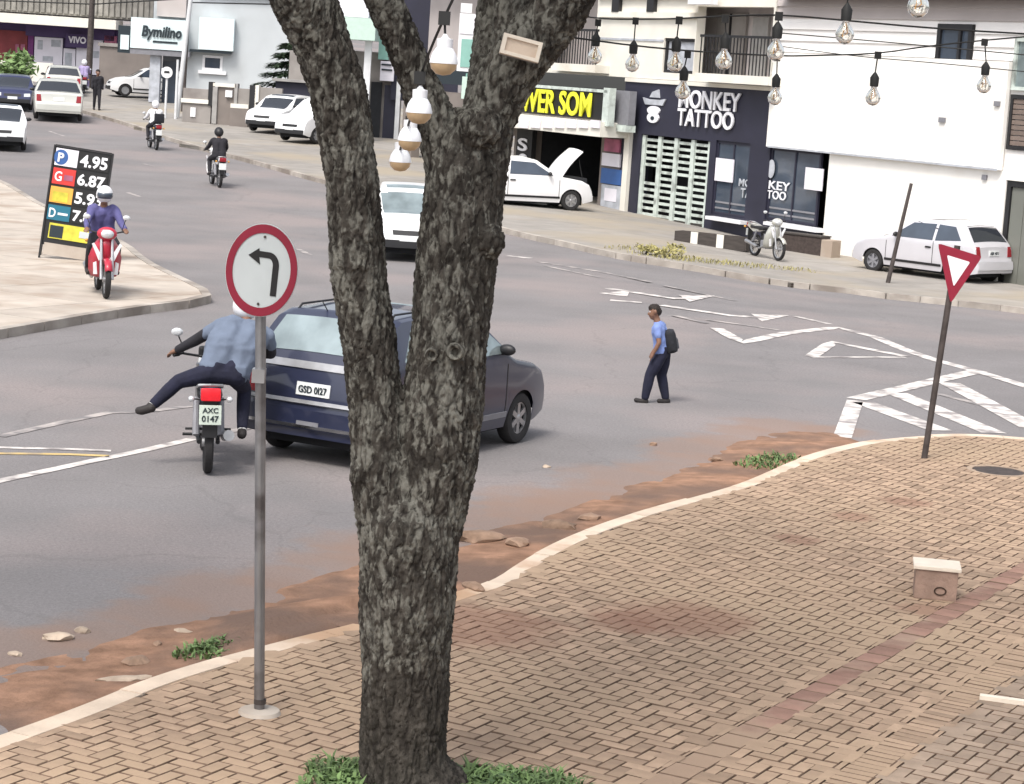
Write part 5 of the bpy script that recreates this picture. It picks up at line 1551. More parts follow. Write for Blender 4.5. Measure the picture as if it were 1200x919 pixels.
# ------------------------------------------------------------------ cars (x forward from the rear bumper, y left, z up)
def interp(tab, x):
    if x <= tab[0][0]: return tab[0][1]
    for (a, za), (b_, zb) in zip(tab, tab[1:]):
        if x <= b_: return za + (zb - za) * (x - a) / max(1e-9, b_ - a)
    return tab[-1][1]
class Hull:
    def __init__(s, prof, W, wheels, wr, belt, low=0.22, tumble=0.2, nose=.12, tail=.08, open_front=None):
        s.prof, s.W, s.L = prof, W, prof[-1][0]
        s.H = max(z for x, z in prof)
        xs_ = sorted(set([round(i * s.L / 70, 4) for i in range(71)] + [x for x, z in prof] + [w_ + d for w_ in wheels for d in (-wr * 1.16, -wr * 1.0, wr * 1.0, wr * 1.16)]))
        xs_ = [x for x in xs_ if 0 <= x <= s.L]
        s.belt, s.tumble, s.nose, s.tail = belt, tumble, nose, tail
        NS, NT = 11, 8
        b = MB()
        rows = []
        for x in xs_:
            z0 = low
            for w_ in wheels:
                d = abs(x - w_)
                if d < wr * 1.16: z0 = max(z0, .0 + wr * .95 + math.sqrt(max(0, (wr * 1.16) ** 2 - d * d)))
            if x < .25: z0 = max(z0, low + .06 * (1 - x / .25))
            if x > s.L - .3: z0 = max(z0, low + .08 * (1 - (s.L - x) / .3))
            z1 = max(interp(prof, x), z0 + .05)
            r_ = min(.055, (z1 - z0) * .3)
            col = []
            for k in range(NS):
                z = z0 + (z1 - r_ - z0) * k / (NS - 1)
                col.append((x, s.hw(x, z), z))
            we = s.hw(x, z1 - r_)
            col.append((x, we - r_ * .3, z1 - r_ * .3))
            half = [(x, (we - r_) * (1 - k / NT), z1 + .025 * (1 - (1 - k / NT) ** 2)) for k in range(NT + 1)]
            right = [(p[0], -p[1], p[2]) for p in reversed(col + half[:-1])]
            rows.append(col + half + right)
        m = len(rows[0])
        for rw in rows: b.v += rw
        for i in range(len(rows) - 1):
            for k in range(m - 1): b.f.append((i * m + k, i * m + k + 1, (i + 1) * m + k + 1, (i + 1) * m + k))
        b.f.append(tuple(range(m)))
        b.f.append(tuple((len(rows) - 1) * m + k for k in range(m - 1, -1, -1)))
        s.mb = b
        s.bvh = BVHTree.FromPolygons([V(p) for p in b.v], b.f)
    def hw(s, x, z):
        w_ = s.W / 2
        if z > s.belt: w_ -= s.tumble * ((z - s.belt) / max(.1, s.H - s.belt)) ** 1.15
        elif z < .55: w_ -= .05 * ((.55 - z) / .35) ** 2
        if x > s.L - .8: w_ *= 1 - s.nose * ((x - s.L + .8) / .8) ** 2.2
        if x < .5: w_ *= 1 - s.tail * ((.5 - x) / .5) ** 2
        return w_
    def cast(s, axis, a, b_):
        o, d = {'l': (V((a, 4, b_)), V((0, -1, 0))), 'r': (V((a, -4, b_)), V((0, 1, 0))), 'b': (V((-4, a, b_)), V((1, 0, 0))), 'f': (V((s.L + 4, a, b_)), V((-1, 0, 0))), 't': (V((a, b_, 4)), V((0, 0, -1)))}[axis]
        h = s.bvh.ray_cast(o, d)
        if h[0] is None: return None, None
        n_ = h[1]
        if n_.dot(d) > 0: n_ = -n_
        return h[0], n_
    def patch(s, axis, quad, off=.006, nu=6, nv=4, name='trim', m=None, parent=None, rnd_=0):
        b = MB(); ok = []
        Q = [V((*q, 0)) for q in quad]
        for j in range(nv + 1):
            for i in range(nu + 1):
                u, v_ = i / nu, j / nv
                p = (Q[0] * (1 - u) + Q[1] * u) * (1 - v_) + (Q[3] * (1 - u) + Q[2] * u) * v_
                h, n_ = s.cast(axis, p.x, p.y)
                ok.append(h is not None)
                b.v.append(tuple(h + n_ * off) if h is not None else (0, 0, 0))
        top = len(b.v)
        for j in range(nv + 1):
            for i in range(nu + 1):
                u, v_ = i / nu, j / nv
                p = (Q[0] * (1 - u) + Q[1] * u) * (1 - v_) + (Q[3] * (1 - u) + Q[2] * u) * v_
                h, n_ = s.cast(axis, p.x, p.y)
                b.v.append(tuple(h - n_ * .004) if h is not None else (0, 0, 0))
        W1 = nu + 1
        for j in range(nv):
            for i in range(nu):
                q = (j * W1 + i, j * W1 + i + 1, (j + 1) * W1 + i + 1, (j + 1) * W1 + i)
                if all(ok[k] for k in q): b.f.append(q)
        edge = [(i, i + 1) for i in range(nu)] + [(j * W1 + nu, (j + 1) * W1 + nu) for j in range(nv)] + [(nv * W1 + i + 1, nv * W1 + i) for i in range(nu)][::-1] + [((j + 1) * W1, j * W1) for j in range(nv)]
        for (a, c) in edge:
            if ok[a] and ok[c]: b.f.append((a, c, c + top, a + top))
        if not b.f: return None
        return b.build(name, m, parent, smooth=50)
_wheel = {}
def wheel(r, wd, m_rim, parent, loc, side, spokes=6):
    key = (r, wd, m_rim, side, spokes)
    if key not in _wheel:
        X = Mx.Rotation(R(90), 4, 'X')
        ty = MB().lathe([(r * .62, -wd / 2 + .01), (r * .8, -wd / 2), (r * .94, -wd / 2 + .012), (r, -wd / 2 + .04), (r, wd / 2 - .04), (r * .94, wd / 2 - .012), (r * .8, wd / 2), (r * .62, wd / 2 - .01)], 26, X, closed=True).mesh('wheel', M['rubber'], 40)
        rm = MB().lathe([(0, -.02), (r * .6, -.02), (r * .635, -wd * .42), (r * .655, -wd * .42), (r * .64, .0), (0, .0)], 24, X)
        yo = (wd * .5 - .035) * side
        rm.lathe([(r * .57, yo - .012), (r * .65, yo - .012), (r * .65, yo + .016), (r * .57, yo + .016)], 24, X @ Mx.Rotation(R(180), 4, 'X') if False else Mx.Rotation(R(90), 4, 'X') @ Mx.Scale(-1, 4, (0, 0, 1)), closed=True)
        for k in range(spokes):
            a = 2 * math.pi * k / spokes
            rm.box(-.028, .028, yo - .01, yo + .014, 0.03, r * .6, Mx.Rotation(a, 4, 'Y'))
        rm.ball((0, yo, 0), .05, sq=(1, .4, 1), n=10)
        rm.lathe([(0, yo * .3), (r * .6, yo * .3), (r * .6, yo * .3 + .01), (0, yo * .3 + .01)], 16, Mx.Rotation(R(90), 4, 'X') @ Mx.Scale(-1, 4, (0, 0, 1)))
        _wheel[key] = (ty, rm.mesh('rim', M[m_rim], 40))
    ty, rm = _wheel[key]
    o = link('wheel', ty, parent, loc)
    link('rim', rm, o)
    return o
PROF = {
    'hatch': [(0, .36), (.015, .55), (.05, .62), (.10, .95), (.16, 1.04), (.42, 1.43), (.56, 1.49), (1.1, 1.515), (1.75, 1.49), (2.05, 1.42), (2.58, 1.02), (2.72, .96), (3.2, .87), (3.44, .78), (3.55, .65), (3.60, .5), (3.61, .34)],
    'hatch_low': [(0, .36), (.015, .52), (.06, .62), (.10, .88), (.18, .97), (.50, 1.34), (.70, 1.41), (1.2, 1.44), (1.75, 1.41), (2.02, 1.34), (2.62, .98), (2.75, .93), (3.3, .84), (3.58, .73), (3.70, .6), (3.74, .48), (3.75, .34)],
    'sedan': [(0, .36), (.015, .55), (.06, .64), (.10, .90), (.18, .98), (.75, 1.01), (1.22, 1.36), (1.45, 1.41), (2.1, 1.43), (2.5, 1.37), (3.12, .98), (3.3, .92), (3.95, .82), (4.12, .70), (4.18, .5), (4.19, .34)],
    'pickup': [(0, .40), (.015, .58), (.05, .92), (1.55, .96), (1.58, 1.38), (1.66, 1.46), (2.3, 1.48), (2.6, 1.42), (3.22, 1.02), (3.36, .97), (4.02, .88), (4.25, .78), (4.34, .62), (4.38, .5), (4.39, .36)],
    'suv': [(0, .40), (.015, .6), (.05, .70), (.10, 1.05), (.16, 1.14), (.36, 1.62), (.5, 1.69), (1.2, 1.72), (2.1, 1.68), (2.4, 1.58), (2.95, 1.12), (3.1, 1.06), (3.7, .98), (3.92, .84), (4.0, .66), (4.03, .5), (4.04, .38)],
}
def car(label, loc, heading, kind, paint, cat='car', W=1.62, name='parked_car', wheels=None, wr=.285, belt=None, bumper='paint', glass='glass', rimm='alu', extras=None, plate_text=None, group=None, tail_lens='red_lens_dull', rear_detail=True, front_detail=True):
    prof = PROF[kind]
    L = prof[-1][0]
    wheels = wheels or (.66, L - .70)
    belt = belt or {'hatch': 1.02, 'hatch_low': .93, 'sedan': .94, 'pickup': .98, 'suv': 1.1}[kind]
    t = thing(name, label, cat, loc, heading, group)
    H_ = Hull(prof, W, wheels, wr, belt)
    pm = M[paint]
    body = H_.mb.build('body', pm, t, smooth=32)
    # dark underside and wheel wells
    MB().box(.25, L - .3, -W / 2 + .2, W / 2 - .2, .16, .62).build('underbody', M['dark'], t)
    MB().box(wheels[0] - wr * 1.1, wheels[0] + wr * 1.1, -W / 2 + .10, W / 2 - .10, .45, .66).build('underbody', M['dark'], t)
    MB().box(wheels[1] - wr * 1.1, wheels[1] + wr * 1.1, -W / 2 + .10, W / 2 - .10, .45, .66).build('underbody', M['dark'], t)
    for x in wheels:
        for s_ in (1, -1): wheel(wr, .17, rimm, t, (x, s_ * (W / 2 - .10), wr), -s_ if False else s_)
    zr = H_.H
    gm = M[glass]
    # side windows
    def zat(x): return interp(prof, x)
    b0 = belt + .02; top = zr - .10
    if kind in ('hatch', 'hatch_low', 'suv'):
        k = {'hatch': 0, 'hatch_low': .08, 'suv': -.05}[kind]
        xw0 = .42 + k; xa = 1.28; xb = 2.18 if kind != 'suv' else 2.4; xe = 2.52 if kind != 'suv' else 2.78
        quads = [[(xw0, b0 + .06), (xa - .04, b0), (xa - .04, top), (xw0 + .26, top - .02)], [(xa + .04, b0), (xe, b0), (xb - .20, top - .02), (xa + .04, top)]]
    elif kind == 'sedan':
        quads = [[(.98, b0 + .03), (1.82, b0), (1.82, top), (1.36, top - .02)], [(1.9, b0), (3.0, b0), (2.46, top - .02), (1.9, top)]]
    else:
        quads = [[(1.72, b0), (3.08, b0), (2.50, top - .03), (1.78, top)]]
    for ax in 'lr':
        for q in quads: H_.patch(ax, q, .007, 8, 4, 'side_window', M['window'] if glass == 'glass' else gm, t)
        # door seams and handle
        xm = {'hatch': 1.28, 'hatch_low': 1.28, 'suv': 1.3, 'sedan': 1.86, 'pickup': 1.68}[kind]
        H_.patch(ax, [(xm - .008, .36), (xm + .008, .36), (xm + .008, belt), (xm - .008, belt)], .003, 1, 8, 'door_seam', M['black'], t)
        xf = wheels[1] - wr * 1.35
        H_.patch(ax, [(xf - .008, .36), (xf + .008, .36), (xf + .008, belt - .1), (xf - .008, belt - .1)], .003, 1, 8, 'door_seam', M['black'], t)
        H_.patch(ax, [(xm + .06, belt - .17), (xm + .22, belt - .17), (xm + .22, belt - .13), (xm + .06, belt - .13)], .02, 2, 1, 'door_handle', M['black'], t)
        H_.patch(ax, [(wheels[0] + wr * 1.25, .34), (wheels[1] - wr * 1.25, .34), (wheels[1] - wr * 1.25, .40), (wheels[0] + wr * 1.25, .40)], .012, 6, 1, 'side_moulding', M['greyplastic'] if paint == 'navy_paint' else M['black'], t)
        s_ = 1 if ax == 'l' else -1
        xmir = {'hatch': 2.38, 'hatch_low': 2.36, 'suv': 2.62, 'sedan': 2.86, 'pickup': 2.95}[kind]
        MB().ball((xmir, s_ * (W / 2 + .055), belt + .07), .1, sq=(.55, 1.0, .62), n=14).box(xmir - .02, xmir + .03, min(s_ * (W / 2 - .08), s_ * (W / 2 + .03)), max(s_ * (W / 2 - .08), s_ * (W / 2 + .03)), belt + .01, belt + .06).build('mirror', M['black'], t, smooth=50)
    # windscreen and rear glass
    def slope(z, x0_, x1_):        # x on the centre line where the top reaches height z
        lo, hi = x0_, x1_
        for _ in range(30):
            m = (lo + hi) / 2
            if (interp(prof, m) < z) == (x1_ > x0_): lo = m
            else: hi = m
        return lo
    xt = max(x for x, z in prof if z > zr - .03)
    xw_hi = slope(zr - .10, L - .8, xt); xw_lo = slope(belt + .06, L - .5, xt)
    ww = H_.hw(xw_lo, belt) - .10; wt = H_.hw(xw_hi, zr - .1) - .10
    H_.patch('t', [(xw_lo, -ww), (xw_lo, ww), (xw_hi, wt), (xw_hi, -wt)], .007, 8, 5, 'windscreen', gm, t)
    xt2 = min(x for x, z in prof if z > zr - .03)
    if kind == 'pickup':
        H_.patch('b', [(-.55, 1.05), (.55, 1.05), (.5, 1.36), (-.5, 1.36)], .007, 6, 3, 'rear_window', gm, t)
        MB().box(.08, 1.5, -W / 2 + .12, W / 2 - .12, .93, .995).build('bed', M['dark'], t)
    else:
        base = .75 if kind == 'sedan' else .1
        xr_hi = slope(zr - .09, base, xt2); xr_lo = slope(belt + .07, base, xt2)
        ww = H_.hw(max(xr_lo, .05), belt) - .10; wt = H_.hw(xr_hi, zr - .1) - .10
        H_.patch('t', [(xr_hi, -wt), (xr_hi, wt), (xr_lo, ww), (xr_lo, -ww)], .007, 8, 5, 'rear_window', gm, t)
    wf = H_.hw(L - .1, .6) - .02
    if front_detail:
        bm_ = pm if bumper == 'paint' else M[bumper]
        H_.patch('f', [(-wf * .95, .30), (wf * .95, .30), (wf * .96, .46), (-wf * .96, .46)], .015, 10, 2, 'front_bumper', M['black'] if bumper == 'paint' else bm_, t)
        H_.patch('f', [(-.34, .56), (.34, .56), (.36, .66), (-.36, .66)], .006, 6, 2, 'grille', M['black'], t)
        for s_ in (1, -1): H_.patch('f', [(s_ * wf * .62, .56), (s_ * wf * .97, .58), (s_ * wf * .95, .71), (s_ * wf * .62, .69)], .008, 4, 2, 'headlight', M['clear_lens'], t)
        H_.patch('f', [(-.2, .44), (.2, .44), (.2, .55), (-.2, .55)], .02, 2, 1, 'number_plate', M['plate'], t)
    if rear_detail:
        wb_ = H_.hw(.05, .7) - .02
        for s_ in (1, -1): H_.patch('b', [(s_ * wb_ * .76, .66), (s_ * wb_ * .985, .66), (s_ * wb_ * .985, .90 if kind != 'pickup' else .88), (s_ * wb_ * .80, .90 if kind != 'pickup' else .88)], .012, 3, 3, 'tail_light', M[tail_lens], t)
        H_.patch('b', [(-wb_ * .97, .36), (wb_ * .97, .36), (wb_ * .99, .55), (-wb_ * .99, .55)], .03, 10, 2, 'rear_bumper', pm if bumper == 'paint' else M[bumper], t)
        np_ = H_.patch('b', [(-.2, .69), (.2, .69), (.2, .82), (-.2, .82)], .012, 2, 1, 'number_plate', M['plate'], t)
        if plate_text: text(plate_text, M['letter_dark'], t, .34, .075, (H_.cast('b', 0, .75)[0].x - .020, .17, .715), rot=(R(90), 0, R(-90)), depth=.004, bold=.02)
    if extras: extras(t, H_, L, W)
    return t
# main dark hatchback
u_ = V((math.cos(R(61.6)), math.sin(R(61.6)), 0)); n_v = V((-u_.y, u_.x, 0))
rr_ = G(447, 518, .35); rr_.z = 0
pos = rr_ + n_v * .86 - u_ * .02
def main_extras(t, H_, L, W):
    wb_ = .74
    H_.patch('b', [(-wb_ * .9, .955), (wb_ * .9, .955), (wb_ * .88, 1.02), (-wb_ * .88, 1.02)], .014, 8, 1, 'tailgate_strip', M['alu'], t)  # pale metal strip across the tailgate
    H_.patch('b', [(-wb_ * .99, .60), (wb_ * .99, .60), (wb_ * .99, .645), (-wb_ * .99, .645)], .035, 10, 1, 'bumper_trim', M['alu'], t)
    H_.patch('b', [(-wb_ * .95, .375), (wb_ * .95, .375), (wb_ * .95, .405), (-wb_ * .95, .405)], .04, 10, 1, 'bumper_trim', M['chrome'], t)
    H_.patch('b', [(-.14, .30 + .10), (.12, .40), (.12, .44), (-.14, .44)], .04, 2, 1, 'reflector', M['greyplastic'], t)
    for s_ in (1, -1):
        MB().tube([(.55, s_ * .56, 1.48), (.62, s_ * .56, 1.535), (1.7, s_ * .56, 1.55), (1.8, s_ * .56, 1.48)], .012, 6).build('roof_rail', M['black'], t)
    MB().tube([(.55, .2, 1.5), (.45, .2, 1.60)], .006, 5).build('aerial', M['black'], t)
    MB().box(.085, .10, -.28, -.22, .70, .82).build('tailgate_handle', M['greyplastic'], t)
    MB().tube([(.30, -.05, 1.10), (.26, .35, 1.13)], .01, 5).build('wiper', M['black'], t)
    # things seen through the rear glass
car('dark navy hatchback with pale rear glass knocked beside the leaning motorcyclist', pos, R(61.6), 'hatch', 'navy_paint', name='hatchback', bumper='navy_paint', glass='glass_pale', extras=main_extras, plate_text='GSD 0I27', W=1.72)
# white pickup with open bonnet
P = G(668, 247, .12); 
hd = R(20)
base = V((P.x, P.y, zt(P.x, P.y) + .12)) - V((math.cos(hd), math.sin(hd), 0)) * 3.69 + V((-math.sin(hd), math.cos(hd), 0)) * .75
def hood_extras(t, H_, L, W):
    h0 = Mx.Translation((3.28, 0, 1.03)) @ Mx.Rotation(R(-50), 4, 'Y')
    b = MB()
    for i in range(7):
        for j in range(9):
            x = i / 6 * 1.02; y = (j / 8 - .5) * (1.40 - .16 * (i / 6) ** 2)
            b.v.append(tuple(h0 @ V((x, y, .05 * math.sin(math.pi * i / 6) - .10 * (2 * abs(j / 8 - .5)) ** 3))))
    for i in range(7):
        for j in range(9):
            p = V(b.v[i * 9 + j]); b.v.append(tuple(p + h0.to_3x3() @ V((0, 0, -.03))))
    for i in range(6):
        for j in range(8):
            q = (i * 9 + j, i * 9 + j + 1, (i + 1) * 9 + j + 1, (i + 1) * 9 + j)
            b.f.append(q); b.f.append(tuple(k + 63 for k in reversed(q)))
    for j in range(8):
        b.f.append((j, j + 1, j + 64, j + 63)); b.f.append((54 + j, 55 + j, 118 + j, 117 + j))
    for i in range(6):
        b.f.append((i * 9, (i + 1) * 9, (i + 1) * 9 + 63, i * 9 + 63)); b.f.append((i * 9 + 8, (i + 1) * 9 + 8, (i + 1) * 9 + 71, i * 9 + 71))
    b.build('open_bonnet', M['white_paint'], t, smooth=50)
    MB().box(3.42, 4.22, -.6, .6, .80, .965).build('engine', M['dark'], t)
    MB().tube([(4.1, -.55, .9), (3.95, -.52, 1.5)], .012, 5).build('bonnet_stay', M['black'], t)
car('white pickup with its bonnet raised before the dark garage bay', base, hd, 'pickup', 'white_paint', cat='pickup', name='pickup_truck', W=1.62, wr=.30, extras=hood_extras, bumper='white_paint')
# pale silver hatch at the right
P = G(1142, 337, .05)
hd = R(134)
u2 = V((math.cos(hd), math.sin(hd), 0)); nl = V((-u2.y, u2.x, 0))
base = V((P.x, P.y, zt(P.x, P.y) + .09)) - nl * .78
car('pale silver hatchback parked by the white wall behind the give way sign', base, hd, 'hatch_low', 'pearl_paint', W=1.6, name='hatchback', bumper='paint', rimm='greyplastic', plate_text='ABK 4071')
LG = 'cars far up the avenue'
def put(px, py, h=0.0):
    P = G(px, py, h); return V((P.x, P.y, zt(P.x, P.y) + h))
def car_c(label, px, py, hd, kind, paint, h=0.0, group=None, anchor='rear', **kw):
    """anchor: which end's ground centre sits at the pixel"""
    p = put(px, py, h)
    L = PROF[kind][-1][0]
    if anchor == 'front': p = p - V((math.cos(R(hd)), math.sin(R(hd)), 0)) * L
    if anchor == 'front' or anchor == 'rear':
        q = p + V((math.cos(R(hd)), math.sin(R(hd)), 0)) * (L / 2)
        p.z = zt(q.x, q.y) + h
    return car(label, p, R(hd), kind, paint, group=group, **kw)
car_c('silver car seen from behind at the left end of the avenue', 68, 144, 103, 'sedan', 'silver_paint', group=LG, name='car', W=1.8, wr=.3, bumper='paint').scale = (1.08, 1.08, 1.12)
car_c('dark blue car facing the camera beside the silver car', 14, 131, -78, 'sedan', 'blue_paint', group=LG, anchor='front', name='car', W=1.7)
car_c('white car cut by the left picture edge, coming down the avenue', 0, 178, -76, 'sedan', 'white_paint', group=LG, anchor='front', name='car', W=1.7)
car_c('dark roofed pale car farther up the avenue behind the silver car', 74, 116, 104, 'hatch_low', 'silver_paint', group=LG, name='car', W=1.7)
car_c('white car standing tilted on the forecourt beside the clinic porch', 126, 112, 200, 'hatch_low', 'white_paint', h=.15, name='car', anchor='front')
car_c('white hatchback parked left of the white van with black grille', 305, 157, -112, 'hatch', 'white_paint', h=.12, name='car', anchor='front', bumper='black')
car_c('white tall van parked behind the left tree limb', 338, 168, -122, 'suv', 'white_paint', h=.12, name='van', cat='van', anchor='front', bumper='black')
car_c('white car on the road seen only through the fork of the tree', 478, 308, -86, 'hatch', 'white_paint', name='car', anchor='front', glass='glass_pale', W=1.6)
car_c('dark grey car half hidden behind the white hatchback before the blue wall', 306, 140, -108, 'hatch_low', 'pearl_paint', h=.12, name='car', anchor='front')

# ------------------------------------------------------------------ motorcycles (x forward from the rear axle, y left, z up)
def motorbike(label, loc, heading, paint='navy_paint', scooter=False, group=None, roll=0.0, lit=True, plate='plate_green', stripes=None, name='motorcycle', ptext=None):
    t = thing(name, label, 'motorcycle', loc, 0, group, rot=(roll, 0, heading))
    wr, wb = .30, 1.27
    pm = M[paint]
    for x in (0, wb):
        X = Mx.Rotation(R(90), 4, 'X')
        ty = MB().lathe([(wr - .07, -.03), (wr - .03, -.045), (wr - .005, -.03), (wr, 0), (wr - .005, .03), (wr - .03, .045), (wr - .07, .03)], 26, X, closed=True).build('wheel', M['rubber'], t, smooth=40, loc=(x, 0, wr))
        rm = MB().lathe([(wr - .085, -.02), (wr - .065, -.028), (wr - .065, .028), (wr - .085, .02)], 24, X, closed=True)
        for k in range(12):
            a = 2 * math.pi * k / 12
            rm.box(-.005, .005, -.008, .008, .03, wr - .075, Mx.Rotation(a, 4, 'Y'))
        rm.lathe([(0, -.06), (.045, -.06), (.045, .06), (0, .06)], 12, X)
        rm.build('rim', M['alu'], ty, smooth=40)
    MB().tube([(0, .09, wr), (.42, .10, .36)], .022, 6).tube([(0, -.09, wr), (.42, -.10, .36)], .022, 6).tube([(.42, 0, .36), (.3, 0, .66), (.78, 0, .74), (1.0, 0, .92)], .03, 6).tube([(.42, 0, .34), (.8, 0, .30), (.98, 0, .80)], .025, 6).build('frame', M['black'], t)
    MB().tube([(.05, .12, .36), (.22, .12, .70)], [.035, .03], 8).tube([(.05, -.12, .36), (.22, -.12, .70)], [.035, .03], 8).build('shock_absorber', M['greyplastic'], t)
    MB().box(.46, .76, -.13, .13, .26, .48, bev=.04).box(.56, .72, -.09, .09, .46, .64, bev=.02).build('engine', M['greyplastic'], t)
    MB().tube([(.66, -.12, .34), (.5, -.16, .26), (.25, -.17, .32), (-.18, -.19, .40)], [.022, .025, .05, .055], 10).build('exhaust', M['alu'], t, smooth=50)
    MB().tube([(.45, .24, .30), (.45, -.24, .30)], .016, 6).build('foot_peg', M['black'], t)
    MB().tube([(.18, .22, .40), (.18, -.22, .40)], .014, 6).build('foot_peg', M['black'], t)
    MB().box(-.16, .55, -.12, .12, .74, .83, bev=.04).build('seat', M['black'], t, smooth=40)
    MB().prism([(-.34, .80), (-.30, .88), (.1, .84), (.3, .72), (.0, .66)], -.10, .10, Mx.Rotation(R(90), 4, 'X')).build('tail_cowl', pm, t)
    MB().tube([(.0, .12, .84), (-.3, .11, .90), (-.36, 0, .91), (-.3, -.11, .90), (0, -.12, .84)], .014, 6).build('grab_rail', M['alu'], t)
    MB().box(-.40, -.32, -.095, .095, .76, .88, bev=.02).build('tail_light', M['red_lens' if lit else 'red_lens_dull'], t, smooth=40)
    MB().box(-.33, -.30, -.07, .07, .40, .76).build('rear_mudguard', M['black'], t)
    np_ = MB().box(-.375, -.365, -.105, .105, .53, .72, bev=.004).build('number_plate', M[plate], t)
    if ptext:
        text(ptext[0], M['letter_dark'], np_, .15, .05, (-.379, .075, .645), rot=(R(90), 0, R(-90)), depth=.004, bold=.02)
        text(ptext[1], M['letter_dark'], np_, .16, .06, (-.379, .08, .56), rot=(R(90), 0, R(-90)), depth=.004, bold=.02)
    for s_ in (1, -1):
        q = MB().tube([(-.3, s_ * .09, .76), (-.31, s_ * .16, .77)], .008, 5).build('indicator_stem', M['black'], t)
        MB().ball((-.32, s_ * .18, .77), .032, sq=(1.1, 1, .9)).build('indicator', M['amber' if not lit else 'clear_lens'], q, smooth=60)
    # front end
    for s_ in (1, -1): MB().tube([(wb, s_ * .085, wr), (wb - .20, s_ * .085, .92)], [.028, .022], 8).build('fork', M['alu'], t, smooth=50)
    pts = [(wb + (wr + .03) * math.cos(R(a)), 0, wr + (wr + .03) * math.sin(R(a))) for a in range(30, 171, 20)]
    fm_ = MB()
    for p in pts: fm_.v += [(p[0], -.06, p[2] - .01), (p[0], 0, p[2] + .01), (p[0], .06, p[2] - .01)]
    for i in range(len(pts) - 1):
        for k in range(2): fm_.f.append((i * 3 + k, i * 3 + k + 1, (i + 1) * 3 + k + 1, (i + 1) * 3 + k))
    fo = fm_.build('front_mudguard', pm, t, smooth=60)
    sm = fo.modifiers.new('thick', 'SOLIDIFY'); sm.thickness = .008
    hb = MB().tube([(.90, .34, 1.02), (.98, .25, 1.03), (1.03, .08, 1.0), (1.03, -.08, 1.0), (.98, -.25, 1.03), (.90, -.34, 1.02)], .013, 8).build('handlebar', M['black'], t)
    for s_ in (1, -1):
        MB().tube([(.90, s_ * .34, 1.02), (.945, s_ * .285, 1.025)], .02, 8).build('grip', M['rubber'], hb)
        mi = MB().tube([(.97, s_ * .24, 1.03), (.96, s_ * .27, 1.15), (.94, s_ * .30, 1.22)], .007, 5).build('mirror', M['black'], t)
        MB().ball((.93, s_ * .31, 1.25), .06, sq=(.25, 1, .7)).build('mirror_glass', M['clear_lens'], mi, smooth=60)
    if not scooter:
        MB().ball((.74, 0, .84), .2, sq=(1.25, .72, .62), n=16).build('fuel_tank', pm, t, smooth=60)
        MB().ball((1.17, 0, .92), .095, sq=(.8, 1, 1), n=14).build('headlight', M['clear_lens'], t, smooth=60)
        MB().box(1.02, 1.10, -.09, .09, .98, 1.10, bev=.03).build('instrument_cowl', M['black'], t)
    else:
        def sheet(nm, m, prof, off=0.0):
            """leg shield: (z, x, halfwidth) rows, bowed"""
            q = MB()
            for (z, x, hw_) in prof:
                for k in range(7):
                    y = (k / 6 - .5) * 2 * hw_
                    q.v.append((x + off - .16 * (abs(k / 6 - .5) * 2) ** 2, y, z))
            for i in range(len(prof) - 1):
                for k in range(6): q.f.append((i * 7 + k, i * 7 + k + 1, (i + 1) * 7 + k + 1, (i + 1) * 7 + k))
            o = q.build(nm, m, t, smooth=50)
            o.modifiers.new('thick', 'SOLIDIFY').thickness = .02
            return o
        sheet('leg_shield', pm, [(.30, .93, .20), (.42, .98, .25), (.62, 1.06, .26), (.80, 1.10, .20), (.92, 1.10, .12)])
        for s_ in (1, -1):
            MB().prism([(s_ * .05, .62), (s_ * .20, .86), (s_ * .235, .84), (s_ * .12, .58)], 0, .02, Mx.Translation((1.125, 0, 0)) @ Mx.Rotation(R(90), 4, 'Z') @ Mx.Rotation(R(90), 4, 'X')).build('shield_stripe', M['white_plastic'], t)
            MB().prism([(s_ * .13, .36), (s_ * .15, .56), (s_ * .20, .54), (s_ * .19, .36)], 0, .02, Mx.Translation((1.06, 0, 0)) @ Mx.Rotation(R(90), 4, 'Z') @ Mx.Rotation(R(90), 4, 'X')).build('shield_stripe', M['white_plastic'], t)
        MB().ball((1.06, 0, 1.0), .13, sq=(.8, 1.25, .85), n=14).build('bar_cowl', pm, t, smooth=60)
        MB().ball((1.13, 0, 1.0), .085, sq=(.7, 1.25, .85), n=14).build('headlight', M['clear_lens'], t, smooth=60)
    return t

